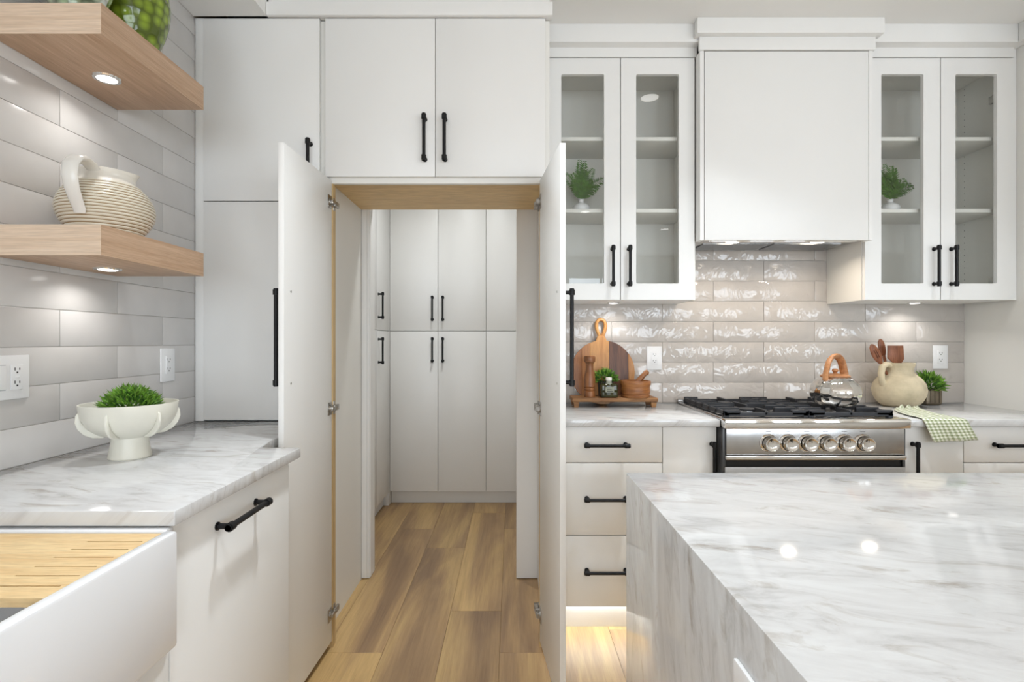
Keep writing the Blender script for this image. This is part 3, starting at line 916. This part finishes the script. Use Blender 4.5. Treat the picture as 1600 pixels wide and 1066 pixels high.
# =================================================================== DECOR: helpers
def dome(c, rx, ry, rz, n, L, w, seed, jit=0.5, low=0.0, mats=(LEAF, LEAFD), parent=None, name='foliage'):
    """a tuft of many small leaves over an ellipsoid"""
    rnd = random.Random(seed)
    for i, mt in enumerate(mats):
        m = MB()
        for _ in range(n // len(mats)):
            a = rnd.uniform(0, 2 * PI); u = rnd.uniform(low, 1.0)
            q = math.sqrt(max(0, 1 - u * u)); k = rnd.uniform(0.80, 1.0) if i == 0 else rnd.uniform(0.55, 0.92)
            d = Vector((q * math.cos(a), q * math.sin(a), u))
            p = Vector(c) + Vector((d.x * rx, d.y * ry, d.z * rz)) * k
            dd = d + Vector((rnd.uniform(-jit, jit), rnd.uniform(-jit, jit), rnd.uniform(-jit * 0.4, jit)))
            m.leaf(p, dd, (rnd.uniform(-1, 1), rnd.uniform(-1, 1), rnd.uniform(0, 1)), L * rnd.uniform(0.7, 1.2), w * rnd.uniform(0.8, 1.2), 0.08)
        o = m.build(name, mt, parent, smooth=False)
        o['kind'] = 'stuff'

# ------------------------------------------------------------------- cutting board
cb = thing('cutting_board', (0.473, 2.735, CT), 'round striped wooden cutting board with looped handle leaning on the tiles', 'cutting board')
cx, cz, cr, th = 0.473, CT + 0.166, 0.166, 0.009
W1 = wood('acacia_honey', srgb(198, 140, 82), srgb(166, 108, 58), (40, 20, 4), 0.4)
W2 = wood('acacia_gold', srgb(208, 154, 90), srgb(180, 122, 66), (40, 20, 4), 0.4)
W3 = wood('acacia_dark', srgb(122, 78, 50), srgb(78, 46, 30), (40, 20, 4), 0.4)
W4 = wood('acacia_mid', srgb(178, 118, 68), srgb(140, 88, 50), (40, 20, 4), 0.4)
ed = [-1.0, -0.66, -0.39, 0.20, 0.80, 1.0]
for (a, b), wm in zip(zip(ed[:-1], ed[1:]), (W4, W1, W2, W3, W2)):
    top, bot = [], []
    for k in range(13):
        u = a + (b - a) * k / 12
        h = math.sqrt(max(0.0, 1 - u * u))
        top.append((cx + u * cr, cz + h * cr)); bot.append((cx + u * cr, cz - h * cr))
    poly = [p for p in bot] + [p for p in top[::-1]]
    clean = []
    for p in poly:
        if not clean or (abs(p[0] - clean[-1][0]) + abs(p[1] - clean[-1][1])) > 1e-5:
            clean.append(p)
    if abs(clean[0][0] - clean[-1][0]) + abs(clean[0][1] - clean[-1][1]) < 1e-5:
        clean.pop()
    MB().prism(clean, 2.735 - th, 2.735 + th, 'y', 0.001, 1).build('strip', wm, cb)
hx = cx - 0.006
pts = []
for k in range(29):
    q = k / 28.0
    a = -PI / 2 + 2 * PI * q
    wdt = 0.0310 * (0.30 + 0.70 * (0.5 + 0.5 * math.sin(a))) ** 0.75
    pts.append((hx + math.cos(a) * wdt * 1.0, 2.735, CT + 0.395 + math.sin(a) * 0.047))
m = MB().tube(pts, 0.0092, 10, 0.9, up=(0, 1, 0))
m.prism([(hx - 0.030, CT + 0.322), (hx + 0.030, CT + 0.322), (hx + 0.019, CT + 0.356), (hx - 0.019, CT + 0.356)], 2.735 - 0.0085, 2.735 + 0.0085, 'y', 0.002, 1)
m.build('loop_handle', W2, cb)
cb.rotation_euler.x = R(-4.6)

# ------------------------------------------------------------------- riser and what stands on it
RW = wood('rustic_elm', srgb(172, 124, 76), srgb(112, 74, 42), (5, 40, 40), 0.6, bstr=0.3)
ri = thing('wooden_riser', (0.508, 2.65, CT), 'small rustic wooden riser tray on four stubby legs', 'riser')
B('top', RW, ri, 0.297, 0.718, 2.585, 2.722, CT + 0.028, CT + 0.048, 0.004)
for x, y in ((0.317, 2.602), (0.698, 2.602), (0.317, 2.704), (0.698, 2.704)):
    MB().tube([(x, y, CT + 0.0005), (x, y, CT + 0.028)], [0.0145, 0.020], 4, up=(1, 1, 0)).build('leg', RW, ri)
RT = CT + 0.0485
MW = wood('mill_wood', srgb(160, 104, 60), srgb(112, 68, 38), (30, 30, 5), 0.35)
x, y = 0.388, 2.632
mi = thing('pepper_mill', (x, y, RT), 'turned wooden pepper mill standing on the riser', 'pepper mill')
MB().lathe([(0, 0), (0.027, 0), (0.028, 0.004), (0.027, 0.028), (0.024, 0.031), (0.027, 0.035), (0.0275, 0.046), (0.024, 0.049), (0.0275, 0.053), (0.027, 0.062), (0.028, 0.085), (0.026, 0.105), (0.0205, 0.13), (0.0185, 0.148), (0.0195, 0.166), (0.022, 0.172), (0, 0.172)], (x, y, RT), 28).build('shaft', MW, mi)
MB().lathe([(0.021, 0.172), (0.027, 0.174), (0.029, 0.182), (0.029, 0.198), (0.026, 0.204), (0, 0.205)], (x, y, RT), 28).build('head', MW, mi)
x, y = 0.474, 2.678
pl = thing('potted_plant', (x, y, RT), 'little bushy green plant in a dark pot on the riser', 'plant')
MB().lathe([(0, 0), (0.034, 0), (0.040, 0.075), (0.036, 0.075), (0.034, 0.068), (0, 0.068)], (x, y, RT), 24).build('pot', plain('dark_pot', (0.02, 0.022, 0.02, 1), 0.5), pl)
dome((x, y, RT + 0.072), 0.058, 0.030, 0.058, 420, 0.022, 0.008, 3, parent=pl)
x, y = 0.480, 2.612
bo = thing('oil_bottle', (x, y, RT), 'square glass oil bottle with white cap and paper label on the riser', 'bottle')
OIL = plain('olive_oil_glass', (0.030, 0.028, 0.006, 1), 0.08, var=0.6, nscale=26, spec=0.4)
MB().box(x - 0.0425, x + 0.0425, y - 0.022, y + 0.022, RT, RT + 0.068, 0.009, 3).build('body', OIL, bo)
MB().lathe([(0.018, 0.066), (0.0145, 0.074), (0.0145, 0.088)], (x, y, RT), 20).build('neck', plain('clear_glass_neck', (0.30, 0.30, 0.24, 1), 0.08), bo)
MB().lathe([(0.0155, 0.084), (0.0155, 0.097), (0.0145, 0.099), (0, 0.099)], (x, y, RT), 20).build('cap', plain('bottle_cap', srgb(226, 222, 214), 0.5), bo)
lb = B('label', plain('bottle_label', srgb(150, 150, 132), 0.6, var=0.2, nscale=90), bo, x - 0.020, x + 0.022, y - 0.0228, y - 0.0215, RT + 0.026, RT + 0.054)
for k in range(3):
    B('label_print', plain('label_ink', (0.05, 0.05, 0.04, 1), 0.7), lb, x - 0.014, x + 0.016 - 0.006 * (k % 2), y - 0.0233, y - 0.0227, RT + 0.031 + k * 0.008, RT + 0.034 + k * 0.008)
x, y = 0.617, 2.634
mo = thing('mortar', (x, y, RT), 'round ribbed wooden mortar bowl on the riser', 'mortar')
MO = wood('mortar_wood', srgb(178, 118, 66), srgb(130, 80, 42), (6, 6, 36), 0.35)
MB().lathe([(0, 0), (0.066, 0), (0.070, 0.004), (0.071, 0.012), (0.068, 0.015), (0.071, 0.018), (0.073, 0.030), (0.071, 0.046), (0.072, 0.058), (0.075, 0.062), (0.0755, 0.078), (0.073, 0.082), (0.068, 0.082), (0.060, 0.05), (0.045, 0.02), (0, 0.012)], (x, y, RT), 40).build('bowl', MO, mo)
pe = tag(MB().tube([(x - 0.020, y - 0.01, RT + 0.032), (x, y - 0.005, RT + 0.064), (x + 0.044, y + 0.0, RT + 0.112), (x + 0.055, y + 0.0, RT + 0.122), (x + 0.063, y, RT + 0.128)], [0.018, 0.0165, 0.0115, 0.0145, 0.010], 16).build('pestle', MW, None, origin=(x, y, RT + 0.03)), 'wooden pestle leaning out of the mortar', 'pestle')

# ------------------------------------------------------------------- kettle
x, y, z = 1.457, 2.375, 0.9705
ke = thing('kettle', (x, y, z), 'shiny fluted steel kettle with a wooden arched handle on the range', 'kettle')
KB = plain('kettle_steel', (0.72, 0.70, 0.67, 1), 0.05, 1.0, var=0.01)
prof = [(0, 0), (0.066, 0), (0.080, 0.004), (0.098, 0.022), (0.109, 0.045), (0.1115, 0.062), (0.107, 0.083), (0.095, 0.104), (0.076, 0.121), (0.058, 0.130), (0.052, 0.132)]
MB().lathe(prof, (x, y, z), 96, fn=lambda r, zz, a: 0.93 * r * (1 + 0.009 * math.sin(16 * a) * min(1, zz / 0.03))).build('body', KB, ke)
KW = wood('kettle_wood', srgb(206, 148, 100), srgb(160, 104, 62), (20, 20, 20), 0.4)
MB().lathe([(0.060, 0.128), (0.060, 0.134), (0.050, 0.139), (0.030, 0.142), (0, 0.143)], (x, y, z), 40).build('lid', KW, ke)
MB().lathe([(0.010, 0.140), (0.008, 0.148), (0.014, 0.156), (0.010, 0.164), (0, 0.166)], (x, y, z), 20).build('lid_knob', KW, ke)
d = Vector((-0.90, -0.44, 0)).normalized()
pts = []
for k in range(17):
    q = -1 + 2 * k / 16
    pts.append(Vector((x, y, z)) + d * (-0.064 * math.sin(q * PI / 2) * (1.0 if abs(q) < 0.8 else 1.08)) + Vector((0, 0, 0.100 + 0.122 * math.cos(q * PI / 2) ** 0.7)))
MB().tube(pts, 0.0165, 12, 0.62).build('handle', KW, ke)
for s in (-1, 1):
    p = Vector((x, y, z + 0.104)) + d * s * 0.070
    MB().tube([p - Vector((0, 0, 0.012)), p + Vector((0, 0, 0.016))], 0.014, 12, 0.7).build('bracket', KW, ke)

# ------------------------------------------------------------------- stone jug with utensils
x, y = 1.950, 2.655
ju = thing('stone_jug', (x, y, CT), 'sandy rough stoneware jug holding wooden utensils', 'jug')
JM = plain('sand_stoneware', srgb(198, 184, 156), 0.9, var=0.16, nscale=16, bscale=70, bstr=0.5, bdist=0.003)
prof = [(0, 0), (0.068, 0), (0.076, 0.004), (0.097, 0.025), (0.112, 0.055), (0.1165, 0.085), (0.110, 0.115), (0.094, 0.140), (0.074, 0.158), (0.063, 0.172), (0.061, 0.188), (0.066, 0.205), (0.069, 0.212), (0.069, 0.219), (0.061, 0.219), (0.053, 0.195), (0.055, 0.17), (0.09, 0.12), (0.09, 0.05), (0, 0.02)]
MB().lathe(prof, (x, y, CT), 48).build('body', JM, ju)
def jp(a, h): return (x - a * 0.96, y - a * 0.28, CT + h)
MB().tube([jp(0.058, 0.205), jp(0.085, 0.212), jp(0.108, 0.200), jp(0.117, 0.170), jp(0.113, 0.135), jp(0.100, 0.110)], [0.016, 0.017, 0.017, 0.016, 0.016, 0.019], 14, 0.8).build('handle', JM, ju)
UW = wood('utensil_wood', srgb(160, 100, 66), srgb(120, 70, 44), (40, 40, 6), 0.45)
def spoon(bx, by, tx, ty, tz, hw, hl, label, slot=False):
    b = Vector((bx, by, CT + 0.03)); e = Vector((tx, ty, tz))
    ax = (e - b).normalized()
    u = tag(thing('wooden_spoon', b, label, 'utensil', 'wooden utensils in the jug'), label, 'utensil')
    MB().tube([b, b + ax * ((e - b).length - hl)], [0.006, 0.007], 10).build('handle', UW, u)
    side = ax.cross(Vector((0, -1, 0))).normalized()
    m = MB()
    n = 9
    pts = [b + ax * ((e - b).length - hl + hl * k / n) for k in range(n + 1)]
    rad = [0.007 + hw * math.sin(PI * min(1, 0.06 + 0.88 * k / n)) ** 0.8 for k in range(n + 1)]
    rad[-1] *= 0.55
    m.tube(pts, rad, 16, 0.30, up=(0, 1, 0)).build('bowl', UW, u)
    if slot:
        for o_ in (-0.006, 0.003):
            p = e - ax * hl * 0.72 + side * o_ - Vector((0, 0.0085, 0))
            MB().tube([p, p + ax * hl * 0.42], [0.0014, 0.0014], 6).build('groove', plain('slot_dark', srgb(84, 46, 28), 0.6), u)
spoon(x + 0.010, y, *pt(1361, 538.5, 2.63), 0.0165, 0.105, 'dark slotted wooden spoon tilted furthest out of the stone jug', True)
spoon(x - 0.004, y + 0.03, *pt(1375, 530, 2.68), 0.0115, 0.085, 'slim wooden spoon standing upright behind the slotted one in the jug')
u = thing('wooden_spatula', (x, y, CT + 0.03), 'square-ended wooden spatula standing in the stone jug', 'utensil', 'wooden utensils in the jug')
a = pt(1387, 540, 2.635); b_ = pt(1411, 540, 2.635); c_ = pt(1412.5, 561, 2.635); c2 = pt(1408, 568, 2.635); c3 = pt(1397, 569, 2.635); e_ = pt(1387, 560, 2.635)
MB().prism([(p.x, p.z) for p in (e_, c3, c2, c_, b_, a)], 2.632, 2.639, 'y', 0.0018, 2).build('blade', UW, u)
MB().tube([(x + 0.005, 2.65, CT + 0.03), (c3.x + 0.006, 2.6355, c3.z + 0.012)], [0.006, 0.008], 10).build('handle', UW, u)

# ------------------------------------------------------------------- plant in a bronze pot
x, y = 2.150, 2.722
pl = thing('potted_plant', (x, y, CT), 'leafy green plant in a square bronze pot behind the stone jug', 'plant')
BR = plain('bronze_pot', (0.20, 0.165, 0.12, 1), 0.38, 0.85, var=0.15, nscale=25)
MB().prism([(x - 0.044, y - 0.044), (x + 0.044, y - 0.044), (x + 0.044, y + 0.044), (x - 0.044, y + 0.044)], CT + 0.0005, CT + 0.084, 'z', 0.012, 3).build('pot', BR, pl)
for k in range(-1, 2):
    B('rib', plain('rib_dark', (0.05, 0.04, 0.03, 1), 0.5, 0.6), pl, x + k * 0.022 - 0.0015, x + k * 0.022 + 0.0015, y - 0.0448, y - 0.0435, CT + 0.012, CT + 0.078)
B('soil', SOIL, pl, x - 0.036, x + 0.036, y - 0.036, y + 0.036, CT + 0.080, CT + 0.0855)
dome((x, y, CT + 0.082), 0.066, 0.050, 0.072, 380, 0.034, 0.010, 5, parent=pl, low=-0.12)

# ------------------------------------------------------------------- gingham towel
def gingham():
    m, nt, b = nodes_of('gingham')
    uv = N(nt, 'ShaderNodeUVMap')
    sp = N(nt, 'ShaderNodeSeparateXYZ'); nt.links.new(uv.outputs[0], sp.inputs[0])
    outs = []
    for i in range(2):
        f = N(nt, 'ShaderNodeMath', operation='FRACT'); nt.links.new(sp.outputs[i], f.inputs[0])
        g = N(nt, 'ShaderNodeMath', operation='GREATER_THAN'); g.inputs[1].default_value = 0.5
        nt.links.new(f.outputs[0], g.inputs[0]); outs.append(g.outputs[0])
    ad = N(nt, 'ShaderNodeMath', operation='ADD'); nt.links.new(outs[0], ad.inputs[0]); nt.links.new(outs[1], ad.inputs[1])
    hf = N(nt, 'ShaderNodeMath', operation='MULTIPLY'); hf.inputs[1].default_value = 0.5; nt.links.new(ad.outputs[0], hf.inputs[0])
    c = ramp(nt, hf.outputs[0], [(0.0, srgb(234, 234, 222)), (0.5, srgb(190, 195, 164)), (1.0, srgb(138, 147, 108))])
    nt.links.new(c, b.inputs['Base Color'])
    b.inputs['Roughness'].default_value = 0.95
    b.inputs['Sheen Weight'].default_value = 0.2
    return m
t = bmesh.new()
uvl = t.loops.layers.uv.new('UVMap')
NU, NV = 30, 22
cen = [((1.895, 2.525), 0.13), ((1.872, 2.50), 0.14), ((1.83, 2.40), 0.16), ((1.805, 2.30), 0.175), ((1.795, 2.188), 0.18)]
rows = []
rnd = random.Random(4)
for i in range(NU + 1):
    s = i / NU
    row = []
    for j in range(NV + 1):
        v = j / NV - 0.5
        if s < 0.72:
            q = s / 0.72 * (len(cen) - 1); k = min(int(q), len(cen) - 2); f = q - k
            (x0_, y0_), w0 = cen[k]; (x1_, y1_), w1 = cen[k + 1]
            px_, py_, ww = x0_ + (x1_ - x0_) * f, y0_ + (y1_ - y0_) * f, w0 + (w1 - w0) * f
            fold = 0.0055 * (1 - s) * (1 + math.sin(v * 17 + s * 5)) + 0.010 * max(0, 0.25 - s) * 4 * (0.5 + 0.5 * math.sin(v * 23 + 1))
            P = Vector((px_ + v * ww, py_ + 0.035 * v * (1 - s), CT + 0.0025 + fold))
        else:
            h = (s - 0.72) / 0.28 * 0.092
            xx = 1.795 + v * (0.18 + 0.01 * h / 0.09) + 0.040 * h / 0.09
            ang = min(1.0, h / 0.010)
            P = Vector((xx, 2.188 - 0.0035 * ang - 0.010 * (h / 0.09) * (0.6 + 0.5 * math.sin(v * 11)), CT + 0.0035 - h + 0.10 * max(0, h) * (v + 0.2)))
        row.append(t.verts.new(P))
    rows.append(row)
for i in range(NU):
    for j in range(NV):
        f = t.faces.new((rows[i][j], rows[i + 1][j], rows[i + 1][j + 1], rows[i][j + 1]))
        for lp, (a, b_) in zip(f.loops, ((i, j), (i + 1, j), (i + 1, j + 1), (i, j + 1))):
            lp[uvl].uv = (a / NU * 0.48 / 0.0180, b_ / NV * 0.18 / 0.0180)
        f.smooth = True
me = bpy.data.meshes.new('dish_towel'); t.to_mesh(me); t.free()
me.materials.append(gingham())
o = link('dish_towel', me, (0, 0, 0))
sm = o.modifiers.new('thickness', 'SOLIDIFY'); sm.thickness = 0.0022; sm.offset = 1.0
tag(o, 'green and white gingham towel draped over the counter edge', 'towel')

# ------------------------------------------------------------------- ferns in white vases
def fern(x, y, z, seed, label, tall):
    t = thing('fern_vase', (x, y, z), label, 'plant', 'ferns in round white vases')
    MB().lathe([(0, 0), (0.026, 0), (0.038, 0.010), (0.043, 0.024), (0.039, 0.038), (0.024, 0.049), (0.013, 0.055), (0.0125, 0.066), (0.016, 0.070), (0.012, 0.070), (0.009, 0.06), (0, 0.055)], (x, y, z), 32).build('vase', plain('vase_white', srgb(238, 238, 238), 0.2), t)
    rnd = random.Random(seed)
    n = 24
    for k in range(n):
        a = 2 * PI * k / n * 2.4 + rnd.uniform(-0.3, 0.3)
        lean = rnd.uniform(0.05, 0.5) if k % 3 else rnd.uniform(0.55, 1.15)
        L = tall * rnd.uniform(0.55, 1.05) * (1.0 - 0.28 * lean)
        d = Vector((math.cos(a), math.sin(a) * 0.62, 0))
        m = MB()
        pts = []
        for q in range(9):
            f = q / 8
            pts.append(Vector((x, y, z + 0.066)) + d * (L * lean * (f ** 1.25) * 0.85) + Vector((0, 0, L * (f - 0.42 * lean * f * f))))
        m.tube(pts, [0.0012 * (1.1 - q / 8) + 0.0003 for q in range(9)], 4)
        for q in range(2, 22):
            f = q / 22
            i = min(7, int(f * 8)); g = f * 8 - i
            p = pts[i].lerp(pts[i + 1], g)
            ax = (pts[i + 1] - pts[i]).normalized()
            sd = ax.cross(Vector((rnd.uniform(-.3, .3), -1, 0.2))).normalized()
            ll = 0.034 * math.sin(PI * (0.18 + 0.78 * f)) + 0.005
            for s in (-1, 1):
                m.leaf(p, sd * s + ax * 0.55, (0, -1, 0.4), ll, 0.0062, rnd.uniform(-0.1, 0.15))
        m.build('frond', FERN, t, smooth=False)
    return t
fern(0.346, 2.63, 1.8955, 11, 'feathery green fern in a white vase in the glass cabinet by the pantry', 0.225)
fern(1.888, 2.63, 1.8955, 12, 'feathery green fern in a white vase in the corner glass cabinet', 0.205)

# ------------------------------------------------------------------- footed bowl planter
x, y = -1.078, 1.487
bp = thing('footed_bowl', (x, y, CT), 'cream footed ceramic bowl with curved fins planted with grass on the sink counter', 'planter')
prof = [(0, 0), (0.050, 0), (0.052, 0.003), (0.047, 0.030), (0.0435, 0.058), (0.050, 0.062), (0.075, 0.072), (0.098, 0.092), (0.112, 0.118), (0.117, 0.150), (0.117, 0.154), (0.113, 0.154), (0.107, 0.125), (0.09, 0.105), (0, 0.10)]
MB().lathe(prof, (x, y, CT), 56).build('bowl', STONEW, bp)
va = math.atan2(-y, -x)
for k in range(6):
    a = va + R(30 + 60 * k + 4)
    inn = [(0.114, 0.135), (0.108, 0.110), (0.096, 0.090), (0.076, 0.073), (0.056, 0.063)]
    out = [(0.062, 0.061), (0.083, 0.063), (0.102, 0.073), (0.115, 0.089), (0.1215, 0.108), (0.1195, 0.128)]
    m = MB().prism([(r, zz) for r, zz in inn + out], -0.0035, 0.0035, 'y', 0.0022, 2)
    rt = Matrix.Rotation(a, 3, 'Z')
    for v in m.bm.verts:
        v.co = rt @ v.co + Vector((x, y, CT))
    m.build('fin', STONEW, bp)
MB().lathe([(0.104, 0.118), (0.06, 0.135), (0, 0.145)], (x, y, CT), 32).build('moss', SOIL, bp)
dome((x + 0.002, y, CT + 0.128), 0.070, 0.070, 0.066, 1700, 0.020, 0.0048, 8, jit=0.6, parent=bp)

# ------------------------------------------------------------------- ribbed pitcher
x, y, z = -1.154, 1.50, CZ + 0.2874
rp = thing('ribbed_pitcher', (x, y, z), 'round cream ribbed ceramic pitcher with looped handle on the lower shelf', 'pitcher')
def ribbed():
    m, nt, b = nodes_of('ribbed_glaze')
    tc = N(nt, 'ShaderNodeTexCoord'); sp = N(nt, 'ShaderNodeSeparateXYZ')
    nt.links.new(tc.outputs['Object'], sp.inputs[0])
    mu = N(nt, 'ShaderNodeMath', operation='MULTIPLY'); mu.inputs[1].default_value = 2 * PI / 0.0083
    nt.links.new(sp.outputs[2], mu.inputs[0])
    sn = N(nt, 'ShaderNodeMath', operation='SINE'); nt.links.new(mu.outputs[0], sn.inputs[0])
    c1 = ramp(nt, sn.outputs[0], [(0.0, srgb(176, 152, 112)), (0.35, srgb(232, 224, 206))])
    # sine runs -1..1; shift into 0..1 first
    ma = N(nt, 'ShaderNodeMath', operation='MULTIPLY_ADD'); ma.inputs[1].default_value = 0.5; ma.inputs[2].default_value = 0.5
    nt.links.new(sn.outputs[0], ma.inputs[0])
    c1 = ramp(nt, ma.outputs[0], [(0.02, srgb(158, 132, 92)), (0.36, srgb(234, 227, 210))])
    gt = N(nt, 'ShaderNodeMath', operation='GREATER_THAN'); gt.inputs[1].default_value = 0.1545
    nt.links.new(sp.outputs[2], gt.inputs[0])
    mx = N(nt, 'ShaderNodeMixRGB'); nt.links.new(gt.outputs[0], mx.inputs[0]); nt.links.new(c1, mx.inputs[1]); mx.inputs[2].default_value = srgb(232, 227, 216)
    nt.links.new(mx.outputs[0], b.inputs['Base Color'])
    b.inputs['Roughness'].default_value = 0.22
    return m
def body_r(h):
    k = [(0, 0.066), (0.02, 0.088), (0.045, 0.107), (0.075, 0.117), (0.10, 0.115), (0.125, 0.104), (0.145, 0.088), (0.16, 0.072), (0.172, 0.062), (0.185, 0.060), (0.192, 0.063)]
    for (a, ra_), (b_, rb_) in zip(k[:-1], k[1:]):
        if h <= b_:
            f = (h - a) / (b_ - a)
            return ra_ + (rb_ - ra_) * f
    return k[-1][1]
prof = [(0, 0)]
NP = 150
for i in range(NP + 1):
    h = 0.192 * i / NP
    r = sum(body_r(min(0.192, max(0, h + dq))) for dq in (-0.012, -0.006, 0, 0.006, 0.012)) / 5
    if h < 0.154:
        r += 0.0016 * math.sin(2 * PI * h / 0.0083)
    prof.append((r, h))
prof += [(0.058, 0.192), (0.054, 0.17), (0.05, 0.15)]
MB().lathe(prof, (x, y, z), 56, fn=lambda r, zz, a: r + (0.016 * max(0, math.cos(a - R(28))) ** 10 * max(0, (zz - 0.165) / 0.027) if zz > 0.165 else 0)).build('body', ribbed(), rp)
d = Vector((0.14, -0.99, 0))
def hp(a, h): return Vector((x, y, z)) + d * a + Vector((0, 0, h))
PH = plain('pitcher_glaze', srgb(236, 233, 226), 0.2, var=0.02)
MB().tube([hp(0.052, 0.180), hp(0.075, 0.192), hp(0.105, 0.196), hp(0.133, 0.188), hp(0.151, 0.168), hp(0.154, 0.140), hp(0.145, 0.108), hp(0.130, 0.082), hp(0.117, 0.062), hp(0.114, 0.050)],
          [0.0075, 0.0085, 0.009, 0.0095, 0.0095, 0.009, 0.0085, 0.0078, 0.0072, 0.0065], 16, 2.2, up=(1, 0.1, 0)).build('handle', PH, rp)

# ------------------------------------------------------------------- green dimpled vases on the upper shelf
def dimpled(c, name, rough, trans):
    m, nt, b = nodes_of(name)
    v = coords(nt, (1, 1, 1))
    vo = N(nt, 'ShaderNodeTexVoronoi'); vo.inputs['Scale'].default_value = 34; vo.inputs['Randomness'].default_value = 0.55
    nt.links.new(v, vo.inputs['Vector'])
    col = ramp(nt, vo.outputs['Distance'], [(0.10, mul(c, 1.5)), (0.38, c), (0.62, mul(c, 0.45))])
    nt.links.new(col, b.inputs['Base Color'])
    b.inputs['Roughness'].default_value = rough
    b.inputs['Transmission Weight'].default_value = trans
    bump(nt, b, vo.outputs['Distance'], 0.6, 0.006)
    return m
VZ = CZ + 0.8324
def vase(x, y, k, mat, label, name):
    t = thing('glass_vase', (x, y, VZ), label, 'vase', 'green glass vases')
    prof = [(0, 0), (0.040, 0), (0.052, 0.02), (0.068, 0.06), (0.086, 0.11), (0.097, 0.155), (0.100, 0.20), (0.093, 0.25), (0.075, 0.30), (0.05, 0.335), (0.036, 0.35), (0.036, 0.38), (0.044, 0.39)]
    prof = [(r * k, h * k) for r, h in prof]
    fine = []
    for (r0, h0), (r1, h1) in zip(prof[:-1], prof[1:]):
        for q in range(4):
            fine.append((r0 + (r1 - r0) * q / 4, h0 + (h1 - h0) * q / 4))
    fine.append(prof[-1])
    MB().lathe(fine, (x, y, VZ), 64).build('body', mat, t)
vase(-1.152, 1.60, 0.98, dimpled((0.20, 0.29, 0.022, 1), 'green_dimpled', 0.12, 0.0), 'bright green dimpled vase standing at the far end of the top shelf', 'a')
vase(-1.155, 1.395, 0.90, dimpled((0.33, 0.42, 0.26, 1), 'pale_green_dimpled', 0.10, 0.35), 'pale green glass vase at the near end of the top shelf', 'b')
